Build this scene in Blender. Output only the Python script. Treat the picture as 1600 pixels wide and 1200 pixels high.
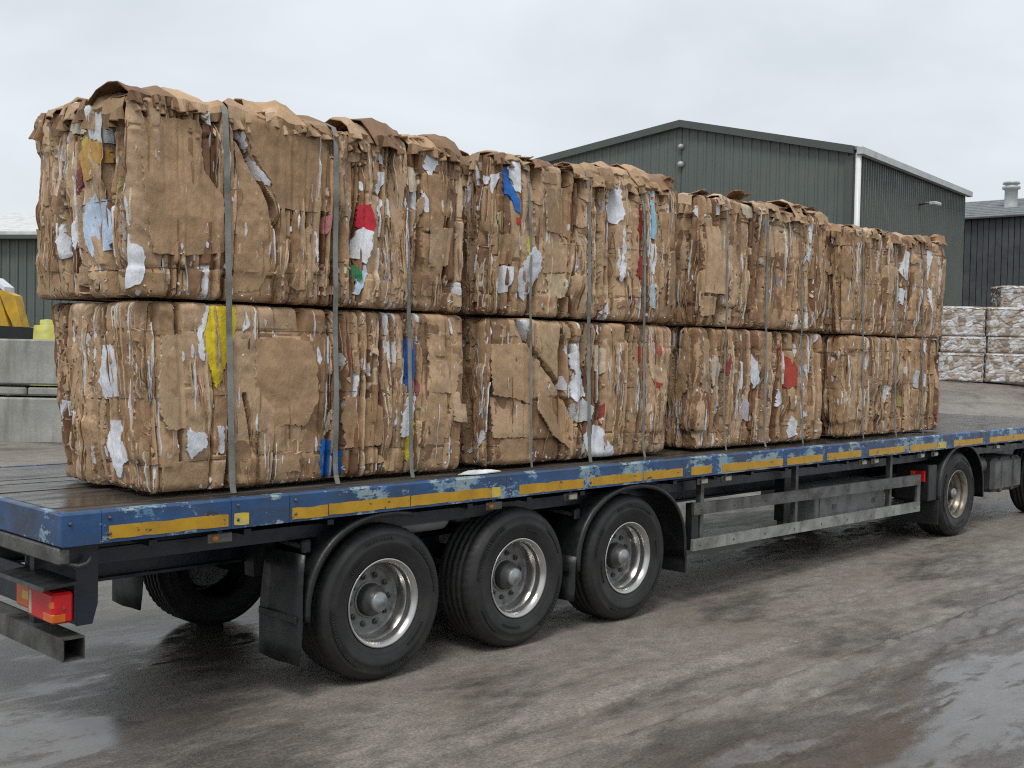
import bpy, math, random
import numpy as np
from mathutils import Matrix, Vector

for o in list(bpy.data.objects):
    bpy.data.objects.remove(o)
SC = bpy.context.scene
COL = SC.collection
R = math.radians

# ------------------------------------------------------------------ camera
cam_d = bpy.data.cameras.new('camera')
cam = bpy.data.objects.new('camera', cam_d)
COL.objects.link(cam)
cam_d.sensor_width = 36.0
cam_d.lens = 36.0 * 1788.644 / 1600.0
cam_d.clip_start = 0.1
cam_d.clip_end = 3000
cam.matrix_world = Matrix((
    (0.69833880, 0.00720832, -0.71573106, -4.89168),
    (-0.71549234, 0.03474742, -0.69775593, -5.87068),
    (0.01984016, 0.99937013, 0.02942297, 2.23650),
    (0, 0, 0, 1)))
SC.camera = cam

# ------------------------------------------------------------------ sky, sun, exposure
SUN_EL, SUN_AZ = R(58), R(213)          # azimuth of the sun measured from +X, counter-clockwise
world = bpy.data.worlds.new('World')
SC.world = world
world.use_nodes = True
wn, wl = world.node_tree.nodes, world.node_tree.links
wn.clear()
w_out = wn.new('ShaderNodeOutputWorld')
w_sky = wn.new('ShaderNodeTexSky')
w_sky.sky_type = 'NISHITA'
w_sky.sun_disc = False
w_sky.sun_elevation = SUN_EL
w_sky.sun_rotation = R(90) - SUN_AZ
w_sky.dust_density = 4.0
w_b1 = wn.new('ShaderNodeBackground')
w_b1.inputs['Strength'].default_value = 0.1
wl.new(w_sky.outputs[0], w_b1.inputs['Color'])
w_tc = wn.new('ShaderNodeTexCoord')
w_map = wn.new('ShaderNodeMapping')
w_map.inputs['Scale'].default_value = (1.0, 1.0, 2.2)
w_map.inputs['Location'].default_value = (3.1, 0.4, 1.7)
wl.new(w_tc.outputs['Generated'], w_map.inputs['Vector'])
w_n = wn.new('ShaderNodeTexNoise')
w_n.inputs['Scale'].default_value = 2.3
w_n.inputs['Detail'].default_value = 5.0
w_n.inputs['Roughness'].default_value = 0.52
w_n.inputs['Distortion'].default_value = 0.35
wl.new(w_map.outputs[0], w_n.inputs['Vector'])
w_r = wn.new('ShaderNodeValToRGB')
w_r.color_ramp.elements[0].position = 0.33
w_r.color_ramp.elements[0].color = (0.67, 0.725, 0.77, 1)
w_r.color_ramp.elements[1].position = 0.66
w_r.color_ramp.elements[1].color = (0.86, 0.91, 0.955, 1)
wl.new(w_n.outputs['Fac'], w_r.inputs['Fac'])
w_b2 = wn.new('ShaderNodeBackground')
w_b2.inputs['Strength'].default_value = 0.86
wl.new(w_r.outputs['Color'], w_b2.inputs['Color'])
w_mix = wn.new('ShaderNodeMixShader')
w_mix.inputs['Fac'].default_value = 0.93
wl.new(w_b1.outputs[0], w_mix.inputs[1])
wl.new(w_b2.outputs[0], w_mix.inputs[2])
wl.new(w_mix.outputs[0], w_out.inputs['Surface'])

sun_d = bpy.data.lights.new('sun', 'SUN')
sun_d.energy = 1.5
sun_d.angle = R(18)
sun_d.color = (1.0, 0.97, 0.93)
sun = bpy.data.objects.new('sun', sun_d)
COL.objects.link(sun)
sdir = Vector((math.cos(SUN_EL) * math.cos(SUN_AZ), math.cos(SUN_EL) * math.sin(SUN_AZ), math.sin(SUN_EL)))
sun.rotation_euler = sdir.to_track_quat('Z', 'Y').to_euler()

SC.view_settings.view_transform = 'Standard'
SC.view_settings.look = 'None'
SC.view_settings.exposure = 0.28
SC.view_settings.gamma = 1.0
SC.view_settings.use_curve_mapping = False
SC.render.engine = 'CYCLES'
SC.cycles.use_denoising = False
SC.cycles.filter_width = 1.15
SC.cycles.sample_clamp_indirect = 3.0
SC.cycles.max_bounces = 6
SC.cycles.diffuse_bounces = 3
SC.cycles.glossy_bounces = 3
SC.cycles.caustics_reflective = False
SC.cycles.caustics_refractive = False

# ------------------------------------------------------------------ noise
def vn(x, y, seed=0):
    x = np.asarray(x, float); y = np.asarray(y, float)
    xi = np.floor(x).astype(np.int64); yi = np.floor(y).astype(np.int64)
    fx = x - xi; fy = y - yi
    def h(a, b):
        v = (a * 374761393 + b * 668265263 + seed * 1274126177) & 0xFFFFFFFF
        v = ((v ^ (v >> 13)) * 1274126177) & 0xFFFFFFFF
        v = (v ^ (v >> 16)) & 0xFFFFFFFF
        return v / 4294967295.0
    u = fx * fx * (3 - 2 * fx); w = fy * fy * (3 - 2 * fy)
    return (h(xi, yi) * (1 - u) + h(xi + 1, yi) * u) * (1 - w) + (h(xi, yi + 1) * (1 - u) + h(xi + 1, yi + 1) * u) * w
def fbm(x, y, seed=0, o=3):
    s = 0; a = 0.5
    for i in range(o):
        s = s + a * (vn(x * 2 ** i, y * 2 ** i, seed + i * 17) - 0.5); a *= 0.5
    return s
def crumple(x, y, seed=0):
    # creased-sheet relief: sharp folds between flat facets
    s = 0
    for i, (f, a) in enumerate(((5.0, 1.0), (11.0, .55), (23.0, .28))):
        s = s + a * np.abs(vn(x * f + 3.1 * i, y * f * .8 + 1.7 * i, seed + i * 31) - 0.5) * 2
    return s
def tn(x, y, seed=0):
    # linear noise on triangles: flat facets meeting in sharp folds
    x = np.asarray(x, float); y = np.asarray(y, float)
    xi = np.floor(x).astype(np.int64); yi = np.floor(y).astype(np.int64); fx = x - xi; fy = y - yi
    def h(a, b):
        v = (a * 374761393 + b * 668265263 + seed * 1274126177) & 0xFFFFFFFF
        v = ((v ^ (v >> 13)) * 1274126177) & 0xFFFFFFFF
        return ((v ^ (v >> 16)) & 0xFFFFFFFF) / 4294967295.0
    a, b, c, d = h(xi, yi), h(xi + 1, yi), h(xi, yi + 1), h(xi + 1, yi + 1)
    return np.where(fx + fy < 1, a + (b - a) * fx + (c - a) * fy, d + (c - d) * (1 - fx) + (b - d) * (1 - fy))
def crease(x, y, seed=0):
    wx = x + .10 * vn(x * 2.3, y * 2.3, seed + 1); wy = y + .10 * vn(x * 2.3 + 9, y * 2.3, seed + 2)
    return tn(wx * 4.1, wy * 3.3, seed) - .5 + .5 * (tn(wx * 9.3 + 2, wy * 7.1, seed + 3) - .5) + .28 * (tn(wx * 21 + 5, wy * 15, seed + 4) - .5)
def sstep(a, b, x):
    t = np.clip((np.asarray(x, float) - a) / (b - a), 0, 1)
    return t * t * (3 - 2 * t)

# ------------------------------------------------------------------ object helpers
def mesh_arrays(name, V, F4=None, F3=None, smooth=False, colors=None, sharp=None):
    """V (n,3), F4 (m,4), F3 (k,3) -> mesh"""
    me = bpy.data.meshes.new(name)
    V = np.asarray(V, np.float32)
    F4 = np.zeros((0, 4), np.int32) if F4 is None else np.asarray(F4, np.int32).reshape(-1, 4)
    F3 = np.zeros((0, 3), np.int32) if F3 is None else np.asarray(F3, np.int32).reshape(-1, 3)
    me.vertices.add(len(V)); me.vertices.foreach_set('co', V.ravel())
    nl = len(F4) * 4 + len(F3) * 3
    me.loops.add(nl)
    me.loops.foreach_set('vertex_index', np.concatenate([F4.ravel(), F3.ravel()]).astype(np.int32))
    me.polygons.add(len(F4) + len(F3))
    st = np.concatenate([np.arange(len(F4)) * 4, len(F4) * 4 + np.arange(len(F3)) * 3]).astype(np.int32)
    me.polygons.foreach_set('loop_start', st)
    me.polygons.foreach_set('use_smooth', np.full(len(st), smooth, bool) if np.isscalar(smooth) else np.asarray(smooth, bool))
    if colors is not None:
        at = me.color_attributes.new('Col', 'FLOAT_COLOR', 'POINT')
        c = np.ones((len(V), 4), np.float32); c[:, :3] = colors
        at.data.foreach_set('color', c.ravel())
    me.update(calc_edges=True); me.validate()
    if sharp: me.set_sharp_from_angle(angle=R(sharp))
    return me
def link(name, me, mat=None, parent=None, loc=None):
    o = bpy.data.objects.new(name, me)
    COL.objects.link(o)
    if mat is not None and me is not None and len(me.materials) == 0: me.materials.append(mat)
    if parent is not None: o.parent = parent
    if loc is not None: o.location = loc
    return o
def tag(o, label=None, cat=None, group=None, kind=None):
    if label: o['label'] = label
    if cat: o['category'] = cat
    if group: o['group'] = group
    if kind: o['kind'] = kind
    return o
def thing(name, loc, label, cat, group=None):
    return tag(link(name, None, loc=loc), label, cat, group)
class MB:
    """collects quads / polys of one mesh"""
    def __init__(s): s.v = []; s.f = []; s.sm = []
    def add(s, V, F, smooth=False):
        n = len(s.v); s.v += [tuple(map(float, p)) for p in V]; s.f += [tuple(i + n for i in f) for f in F]; s.sm += [smooth] * len(F); return s
    def box(s, x0, x1, y0, y1, z0, z1, b=0.0):
        if b <= 0:
            V = [(x, y, z) for x in (x0, x1) for y in (y0, y1) for z in (z0, z1)]
            return s.add(V, [(0, 1, 3, 2), (4, 6, 7, 5), (0, 4, 5, 1), (2, 3, 7, 6), (0, 2, 6, 4), (1, 5, 7, 3)])
        b = min(b, .49 * min(x1 - x0, y1 - y0, z1 - z0))
        V = []; idx = {}
        X, Y, Z = (x0, x1), (y0, y1), (z0, z1)
        for i in (0, 1):
            for j in (0, 1):
                for k in (0, 1):
                    sx, sy, sz = 1 - 2 * i, 1 - 2 * j, 1 - 2 * k
                    for a in range(3):
                        idx[i, j, k, a] = len(V)
                        V.append((X[i] + (0 if a == 0 else sx * b), Y[j] + (0 if a == 1 else sy * b), Z[k] + (0 if a == 2 else sz * b)))
        F = []
        for i in (0, 1):
            F.append([idx[i, 0, 0, 0], idx[i, 0, 1, 0], idx[i, 1, 1, 0], idx[i, 1, 0, 0]])
            F.append([idx[0, i, 0, 1], idx[1, i, 0, 1], idx[1, i, 1, 1], idx[0, i, 1, 1]])
            F.append([idx[0, 0, i, 2], idx[0, 1, i, 2], idx[1, 1, i, 2], idx[1, 0, i, 2]])
            for j in (0, 1):
                F.append([idx[i, j, 0, 0], idx[i, j, 1, 0], idx[i, j, 1, 1], idx[i, j, 0, 1]])
                F.append([idx[i, 0, j, 0], idx[i, 1, j, 0], idx[i, 1, j, 2], idx[i, 0, j, 2]])
                F.append([idx[0, i, j, 1], idx[1, i, j, 1], idx[1, i, j, 2], idx[0, i, j, 2]])
                for k in (0, 1): F.append([idx[i, j, k, 0], idx[i, j, k, 1], idx[i, j, k, 2]])
        return s.add(V, F)
    def prism(s, poly, axis, a, b):
        """extrude a 2-D polygon along axis 0/1/2"""
        def P(p, t):
            return (t, p[0], p[1]) if axis == 0 else (p[0], t, p[1]) if axis == 1 else (p[0], p[1], t)
        n = len(poly)
        V = [P(p, a) for p in poly] + [P(p, b) for p in poly]
        F = [tuple(range(n))[::-1], tuple(range(n, 2 * n))] + [(i, (i + 1) % n, n + (i + 1) % n, n + i) for i in range(n)]
        return s.add(V, F)
    def lathe(s, prof, n=48, axis='y', c=(0, 0, 0), smooth=True, cap=False, radial=None):
        """prof: (radius, t) pairs"""
        m = len(prof); V = []
        for k in range(n):
            a = 2 * math.pi * k / n
            for j, (r, t) in enumerate(prof):
                if radial: r = radial(r, t, k, j)
                p = (r * math.cos(a), t, r * math.sin(a)) if axis == 'y' else (r * math.cos(a), r * math.sin(a), t) if axis == 'z' else (t, r * math.cos(a), r * math.sin(a))
                V.append((p[0] + c[0], p[1] + c[1], p[2] + c[2]))
        F = [(k * m + j, k * m + j + 1, ((k + 1) % n) * m + j + 1, ((k + 1) % n) * m + j) for k in range(n) for j in range(m - 1)]
        s.add(V, F, smooth)
        if cap:
            nn = len(s.v) - n * m
            s.f += [tuple(nn + k * m for k in range(n)), tuple(nn + k * m + m - 1 for k in range(n))]; s.sm += [False, False]
        return s
    def tube(s, pts, r, n=10):
        pts = [Vector(p) for p in pts]; V = []; F = []
        for i, p in enumerate(pts):
            d = (pts[min(i + 1, len(pts) - 1)] - pts[max(i - 1, 0)]).normalized()
            u = d.orthogonal().normalized() if i == 0 else (u - d * u.dot(d)).normalized()
            w = d.cross(u)
            V += [p + (u * math.cos(2 * math.pi * k / n) + w * math.sin(2 * math.pi * k / n)) * r for k in range(n)]
        for i in range(len(pts) - 1):
            F += [(i * n + k, i * n + (k + 1) % n, (i + 1) * n + (k + 1) % n, (i + 1) * n + k) for k in range(n)]
        F += [tuple(range(n))[::-1], tuple((len(pts) - 1) * n + k for k in range(n))]
        return s.add(V, F, True)
    def mesh(s, name):
        me = bpy.data.meshes.new(name); me.from_pydata(s.v, [], s.f); me.update()
        me.polygons.foreach_set('use_smooth', s.sm)
        bm = bpy_bmesh.new(); bm.from_mesh(me); bpy_bmesh.ops.recalc_face_normals(bm, faces=bm.faces); bm.to_mesh(me); bm.free()
        return me
    def build(s, name, mat, parent=None, loc=None):
        return link(name, s.mesh(name), mat, parent, loc)
import bmesh as bpy_bmesh
def copy_tree(o, parent=None):
    c = o.copy(); COL.objects.link(c); c.parent = parent
    for ch in o.children: copy_tree(ch, c)
    return c

# ------------------------------------------------------------------ materials
class NT:
    def __init__(s, name):
        s.m = bpy.data.materials.new(name); s.m.use_nodes = True
        s.t = s.m.node_tree; s.n = s.t.nodes; s.p = s.n['Principled BSDF']
        s.tc = s.n.new('ShaderNodeTexCoord')
    def lk(s, a, b): s.t.links.new(a, b)
    def noise(s, scale, detail=4, rough=.55, vec=None, stretch=None, dist=0, coord='Object'):
        nd = s.n.new('ShaderNodeTexNoise'); nd.inputs['Scale'].default_value = scale; nd.inputs['Detail'].default_value = detail
        nd.inputs['Roughness'].default_value = rough; nd.inputs['Distortion'].default_value = dist
        v = s.tc.outputs[coord] if vec is None else vec
        if stretch:
            mp = s.n.new('ShaderNodeMapping'); mp.inputs['Scale'].default_value = stretch[:3]
            if len(stretch) > 3: mp.inputs['Rotation'].default_value = (0, 0, stretch[3])
            s.lk(v, mp.inputs['Vector']); v = mp.outputs[0]
        s.lk(v, nd.inputs['Vector']); return nd.outputs['Fac']
    def ramp(s, fac, stops):
        r = s.n.new('ShaderNodeValToRGB'); e = r.color_ramp.elements
        while len(e) < len(stops): e.new(0.5)
        for k, (p, c) in enumerate(stops):
            e[k].position = p; e[k].color = (c, c, c, 1) if not hasattr(c, '__len__') else (*c[:3], 1)
        s.lk(fac, r.inputs['Fac']); return r.outputs['Color']
    def mix(s, fac, a, b, mode='MIX'):
        m = s.n.new('ShaderNodeMix'); m.data_type = 'RGBA'; m.blend_type = mode
        for sock, v in ((m.inputs['Factor'], fac), (m.inputs['A'] if False else m.inputs[6], a), (m.inputs[7], b)):
            if hasattr(v, 'is_output'): s.lk(v, sock)
            elif hasattr(v, '__len__'): sock.default_value = (*v[:3], 1)
            else: sock.default_value = v
        return m.outputs[2]
    def math(s, op, a, b=0.0, clamp=False):
        m = s.n.new('ShaderNodeMath'); m.operation = op; m.use_clamp = clamp
        for sock, v in ((m.inputs[0], a), (m.inputs[1], b)):
            if hasattr(v, 'is_output'): s.lk(v, sock)
            else: sock.default_value = v
        return m.outputs[0]
    def bump(s, h, strength, dist, normal=None):
        b = s.n.new('ShaderNodeBump'); b.inputs['Distance'].default_value = dist
        if hasattr(strength, 'is_output'): s.lk(strength, b.inputs['Strength'])
        else: b.inputs['Strength'].default_value = strength
        s.lk(h, b.inputs['Height'])
        if normal is not None: s.lk(normal, b.inputs['Normal'])
        return b.outputs[0]
    def set(s, **k):
        for key, v in k.items():
            sock = s.p.inputs[{'color': 'Base Color', 'rough': 'Roughness', 'metal': 'Metallic', 'normal': 'Normal', 'spec': 'Specular IOR Level', 'emit': 'Emission Color', 'emits': 'Emission Strength', 'coat': 'Coat Weight', 'trans': 'Transmission Weight'}[key]]
            if hasattr(v, 'is_output'): s.lk(v, sock)
            elif hasattr(v, '__len__'): sock.default_value = (*v[:3], 1)
            else: sock.default_value = v
        return s.m
def plain(name, c, rough=.6, metal=0.0, var=.25, scale=6, bump=.0, dirt=None, bscale=40):
    t = NT(name)
    n = t.noise(scale, 5, .6)
    lo = tuple(x * (1 - var) for x in c); hi = tuple(min(1, x * (1 + var)) for x in c)
    col = t.ramp(n, [(.3, lo), (.7, hi)])
    if dirt:
        d = t.ramp(t.noise(scale * .6, 6, .65, dist=.6), [(.47, 0.0), (.62, 1.0)])
        dm = t.math('MULTIPLY', d, dirt[1]); col = t.mix(dm, col, dirt[0])
    t.set(color=col, rough=t.ramp(t.noise(scale * 2, 4), [(.3, max(.05, rough - .12)), (.7, min(1, rough + .12))]), metal=metal)
    if bump: t.set(normal=t.bump(t.noise(bscale, 4), bump, .01))
    return t.m
M = {}
# cardboard / paper: own colour stored per piece, grain and stains from noise
t = NT('cardboard')
at = t.n.new('ShaderNodeAttribute'); at.attribute_name = 'Col'
g = t.ramp(t.noise(7, 6, .6), [(.25, .78), (.75, 1.22)])
g2 = t.ramp(t.noise(2.1, 4, .6), [(.3, .82), (.7, 1.1)])
fib = t.ramp(t.noise(90, 3, .6, stretch=(1, 1, .25)), [(.3, .92), (.7, 1.06)])
c = t.mix(1.0, at.outputs['Color'], g, 'MULTIPLY'); c = t.mix(1.0, c, g2, 'MULTIPLY'); c = t.mix(1.0, c, fib, 'MULTIPLY')
rn = t.n.new('ShaderNodeTexNoise'); rn.noise_type = 'RIDGED_MULTIFRACTAL'; rn.inputs['Scale'].default_value = 9; rn.inputs['Detail'].default_value = 3; rn.inputs['Distortion'].default_value = .6
t.lk(t.tc.outputs['Object'], rn.inputs['Vector'])
b0 = t.bump(rn.outputs['Fac'], .45, .012)
b1 = t.bump(t.noise(34, 5, .66, stretch=(1, 1, .4), dist=.4), .5, .018, b0)
b2 = t.bump(t.noise(150, 3, .6), .25, .004, b1)
t.set(color=c, rough=t.ramp(t.noise(5, 4), [(.3, .46), (.7, .78)]), normal=b2, spec=.42)
M['card'] = t.m
M['strap'] = plain('strap webbing', (.23, .235, .215), .7, 0, .3, 5, .3, ((.08, .08, .06), .7), 220)
# blue painted rail, worn through to pale undercoat, with grime
t = NT('worn blue paint')
base = t.ramp(t.noise(3.0, 5, .6), [(.3, (.017, .050, .130)), (.7, (.035, .11, .27))])
grime = t.ramp(t.noise(1.3, 6, .65, stretch=(1, 1, 3)), [(.44, 0.0), (.64, .75)])
base = t.mix(grime, base, (.040, .044, .050))
pale = t.ramp(t.noise(2.6, 12, .74, stretch=(.8, 1, 1.7)), [(.535, 0.0), (.542, 1.0)])
base = t.mix(pale, base, t.ramp(t.noise(9, 4), [(.40, (.10, .22, .34)), (.46, (.24, .33, .37)), (.7, (.30, .37, .38))]))
scr = t.ramp(t.noise(5, 8, .75, stretch=(.5, 1, 2.5)), [(.60, 0.0), (.615, 1.0)])
base = t.mix(scr, base, t.ramp(t.noise(12, 4), [(.4, (.03, .028, .028)), (.6, (.085, .045, .025))]))
t.set(color=base, rough=t.ramp(t.noise(8, 4), [(.3, .3), (.7, .6)]), normal=t.bump(t.noise(22, 5), .25, .006))
M['blue'] = t.m
t = NT('amber reflective tape')
col = t.ramp(t.noise(5, 6, .65), [(.3, (.38, .20, .014)), (.7, (.60, .34, .022))])
wear = t.ramp(t.noise(14, 7, .7, stretch=(.7, 1, 1.4), dist=.5), [(.61, 0.0), (.63, 1.0)])
col = t.mix(wear, col, (.06, .06, .055))
t.set(color=col, rough=.42)
M['tape'] = t.m
M['tape2'] = plain('pale yellow tape', (.66, .48, .05), .4, 0, .2, 8, 0, ((.35, .33, .25), .8))
M['black'] = plain('black chassis paint', (.007, .008, .010), .45, 0, .4, 4, .15, ((.020, .018, .016), .6))
M['navy'] = plain('dark navy paint', (.009, .013, .022), .4, 0, .4, 5, .1, ((.022, .022, .021), .6))
M['plastic'] = plain('black plastic', (.011, .012, .0125), .45, 0, .35, 5, .2, ((.035, .033, .030), .5))
M['steel'] = plain('grey worn steel', (.13, .13, .125), .45, .5, .4, 6, .25, ((.05, .042, .035), .8))
M['alu'] = plain('weathered aluminium rail', (.30, .31, .29), .5, .3, .3, 5, .2, ((.14, .13, .115), .8))
M['galv'] = plain('pale grey box', (.20, .205, .20), .6, 0, .25, 4, .1, ((.08, .08, .075), .7))
M['rim'] = plain('bright rim metal', (.50, .49, .47), .24, .9, .06, 4, 0, ((.34, .31, .27), .3))
M['disc'] = plain('grey painted wheel disc', (.27, .27, .265), .5, .15, .2, 14, .15, ((.10, .09, .08), .7))
M['hub'] = plain('dark hub', (.08, .08, .08), .5, .4, .3, 14, .15, ((.15, .13, .11), .5))
M['hubcap'] = plain('grey hub cap', (.26, .28, .29), .45, .4, .25, 16, .15)
t = NT('tyre rubber')
col = t.ramp(t.noise(4, 6, .6), [(.3, (.009, .009, .0095)), (.7, (.022, .0215, .021))])
dust = t.ramp(t.noise(9, 7, .7, dist=.4), [(.5, 0.0), (.7, .5)])
t.set(color=t.mix(dust, col, (.036, .034, .031)), rough=t.ramp(t.noise(6, 4), [(.3, .5), (.7, .75)]), normal=t.bump(t.noise(70, 4), .3, .004))
M['tyre'] = t.m
M['red'] = plain('red lamp lens', (.55, .012, .014), .18, 0, .2, 10)
M['orange'] = plain('orange lamp lens', (.62, .13, .015), .2, 0, .2, 10)
M['amber'] = plain('dull amber lens', (.40, .16, .03), .3, 0, .2, 20)
M['lens'] = plain('pale lens', (.45, .40, .30), .35, 0, .2, 20)
M['white'] = plain('white paint', (.62, .63, .62), .5, 0, .12, 4, 0, ((.35, .34, .31), .5))
# deck boards: dark wet timber, worn pale along the grain
t = NT('wet deck timber')
gr = t.noise(4, 7, .65, stretch=(.35, 6, 1))
col = t.ramp(gr, [(.25, (.022, .018, .015)), (.55, (.06, .05, .042)), (.75, (.14, .125, .105))])
wet = t.ramp(t.noise(1.1, 5, .6, stretch=(.6, 2.2, 1)), [(.38, .55), (.52, .10)])
t.set(color=col, rough=wet, normal=t.bump(gr, .4, .006))
M['deck'] = t.m

# ================================================================== GROUND
def gz(x, y):
    s = sstep(2.8, 13, y)
    return s * (0.66 + 0.021 * np.clip(np.asarray(x, float) - 2.7, 0, 60)) + 0.035 * sstep(4, 9, x)
def axis_pts(lo, hi, c0, c1, fine, grow=1.16):
    a = list(np.arange(c0, c1, fine)); d = fine; v = a[-1]
    while v < hi: d *= grow; v += d; a.append(v)
    d = fine; v = a[0]
    while v > lo: d *= grow; v -= d; a.insert(0, v)
    return np.array(a)
gx = axis_pts(-700, 900, -4, 13, .05, 1.2); gy = axis_pts(-500, 900, -4.6, 3, .024, 1.2)
GX, GY = np.meshgrid(gx, gy, indexing='ij')
near = (1 - sstep(18, 34, GX)) * (1 - sstep(6, 14, GY))
tr = 0
for (yc, wd, dp) in ((-1.74, .04, -.008), (-2.0, .12, .012), (-2.3, .10, .014), (-2.62, .13, .010), (-3.3, .2, .008), (-.7, .22, .005), (-1.25, .10, .006), (1.0, .2, .006)):
    yy = yc + .25 * fbm(GX * .16, GX * 0 + yc * 3, 5, 2) - .018 * (GX - 2) + .0016 * (GX - 2) ** 2 * .5
    brk = sstep(.30, .6, vn(GX * .45, GX * 0 + yc * 7, 9))
    tr = tr + dp * np.exp(-((GY - yy) / wd) ** 2) * brk - .6 * dp * np.exp(-((GY - yy - wd * 1.7) / (wd * .7)) ** 2) * brk
tr = tr * 2.2 * (.35 + 1.3 * vn(GX * 9, GY * 22, 12)) + .010 * sstep(.5, .8, vn(GX * 2.2, GY * 13, 14)) * sstep(.0, 1.0, -1.6 - GY) * (1 - sstep(0, 1.2, -2.6 - GY)) * vn(GX * 14, GY * 40, 15)
GZ = gz(GX, GY) + near * (.012 * fbm(GX * .35, GY * .7, 3, 3) + .005 * fbm(GX * 2.2, GY * 3.8, 4, 3) - tr * (.6 + .8 * vn(GX * 6, GY * 14, 8)))
na, nb = GX.shape
I = np.arange(na * nb).reshape(na, nb)
gme = mesh_arrays('ground', np.stack([GX, GY, GZ], -1).reshape(-1, 3), np.stack([I[:-1, :-1], I[1:, :-1], I[1:, 1:], I[:-1, 1:]], -1).reshape(-1, 4), smooth=True)
t = NT('wet yard concrete')
base = t.ramp(t.noise(.55, 6, .6, stretch=(.45, 1, 1)), [(.3, (.195, .172, .148)), (.7, (.27, .243, .211))])
fine = t.ramp(t.noise(7, 12, .78, stretch=(.7, 1, 1, .06)), [(.32, .70), (.5, .99), (.68, 1.28)])
base = t.mix(1.0, base, fine, 'MULTIPLY')
grit = t.ramp(t.noise(48, 8, .8), [(.34, .55), (.5, 1.0), (.66, 1.5)])
base = t.mix(1.0, base, grit, 'MULTIPLY')
mud = t.ramp(t.noise(1.1, 9, .68, stretch=(.42, 1.2, 1, .03), dist=.3), [(.46, 0.0), (.60, .5)])
base = t.mix(mud, base, (.175, .147, .119))
silt = t.ramp(t.noise(1.9, 10, .74, stretch=(.40, 1.5, 1, .05), dist=.4), [(.55, 0.0), (.66, .5)])
base = t.mix(silt, base, (.215, .192, .166))
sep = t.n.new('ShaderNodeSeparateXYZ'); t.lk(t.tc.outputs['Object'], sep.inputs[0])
# water lies in the hollow on the camera side of the wheel track and behind the tail; wetness under the trailer also paints in shade
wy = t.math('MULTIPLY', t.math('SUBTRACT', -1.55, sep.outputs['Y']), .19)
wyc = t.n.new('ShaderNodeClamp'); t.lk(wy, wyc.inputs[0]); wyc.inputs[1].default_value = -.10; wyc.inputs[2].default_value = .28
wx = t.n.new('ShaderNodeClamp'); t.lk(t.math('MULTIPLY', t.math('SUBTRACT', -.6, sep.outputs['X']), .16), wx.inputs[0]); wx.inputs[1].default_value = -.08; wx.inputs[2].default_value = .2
wb = t.n.new('ShaderNodeClamp'); t.lk(t.math('MULTIPLY', t.math('SUBTRACT', sep.outputs['Y'], .25), .22), wb.inputs[0]); wb.inputs[1].default_value = -.05; wb.inputs[2].default_value = .22  # wet ground under the trailer, its darkening partly painted-in shade
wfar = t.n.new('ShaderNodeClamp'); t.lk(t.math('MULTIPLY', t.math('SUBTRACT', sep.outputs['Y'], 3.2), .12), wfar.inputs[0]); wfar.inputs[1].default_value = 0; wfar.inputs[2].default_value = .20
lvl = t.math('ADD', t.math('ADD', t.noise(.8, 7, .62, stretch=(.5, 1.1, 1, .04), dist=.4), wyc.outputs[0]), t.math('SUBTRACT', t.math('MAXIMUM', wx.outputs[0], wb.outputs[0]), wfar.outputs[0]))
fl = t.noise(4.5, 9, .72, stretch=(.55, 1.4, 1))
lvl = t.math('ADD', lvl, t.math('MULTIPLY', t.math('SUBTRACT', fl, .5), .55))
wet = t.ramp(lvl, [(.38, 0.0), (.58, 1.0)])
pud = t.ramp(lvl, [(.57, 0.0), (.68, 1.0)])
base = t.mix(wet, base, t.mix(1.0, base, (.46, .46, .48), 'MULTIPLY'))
rough = t.mix(wet, t.ramp(t.noise(6, 5), [(.3, .34), (.7, .56)]), (.20, .20, .20))
rough = t.mix(pud, rough, (.05, .05, .05))
b1 = t.bump(t.noise(13, 8, .72, stretch=(.5, 1, 1)), t.math('SUBTRACT', .75, t.math('MULTIPLY', pud, .66)), .010)
b2 = t.bump(t.noise(85, 5, .7), t.math('SUBTRACT', .9, t.math('MULTIPLY', pud, .80)), .004, b1)
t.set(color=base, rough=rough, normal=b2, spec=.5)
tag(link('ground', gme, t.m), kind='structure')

# ================================================================== BACKGROUND BUILDINGS
M['clad'] = plain('dark green cladding', (.094, .112, .101), .5, 0, .14, .7, 0, ((.115, .128, .112), .6))
M['cladtrim'] = plain('dark green flashing', (.066, .078, .070), .45, 0, .1, 2)
M['lightgrey'] = plain('light grey metal', (.48, .50, .50), .45, .1, .1, 2, 0, ((.33, .34, .33), .6))
M['pipe'] = plain('white downpipe', (.70, .71, .70), .4, 0, .06, 2)
M['roofgreen'] = plain('grey roof sheet', (.20, .22, .21), .5, 0, .1, 2)
def corrugated(A, B, zbA, zbB, topf, pitch, depth, n_in):
    """vertical trapezoid cladding from plan point A to B; topf(t in metres)->z; outward normal n_in"""
    A = np.array(A[:2], float); B = np.array(B[:2], float); L = np.hypot(*(B - A)); d = (B - A) / L; n = np.array(n_in, float)
    V = []; k = 0
    while k * pitch < L - 1e-6:
        for f, o in ((0, 0), (.62, 0), (.70, depth), (.92, depth)):
            s = min((k + f) * pitch, L); q = A + d * s + n * o
            V.append((q[0], q[1], zbA + (zbB - zbA) * s / L)); V.append((q[0], q[1], topf(s)))
        k += 1
    q = B; V.append((q[0], q[1], zbB)); V.append((q[0], q[1], topf(L)))
    m = len(V) // 2
    return V, [(2 * i, 2 * i + 2, 2 * i + 3, 2 * i + 1) for i in range(m - 1)]
sC = np.array((32.183, 13.731)); sd = np.array((.98270, .18519)); gd = np.array((-.18519, .98270))
w1, w2 = 6.655, 16.2; zC, zA, zL, SL = 9.455, 10.955, 9.54, 16.84; zE = 10.06
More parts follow.
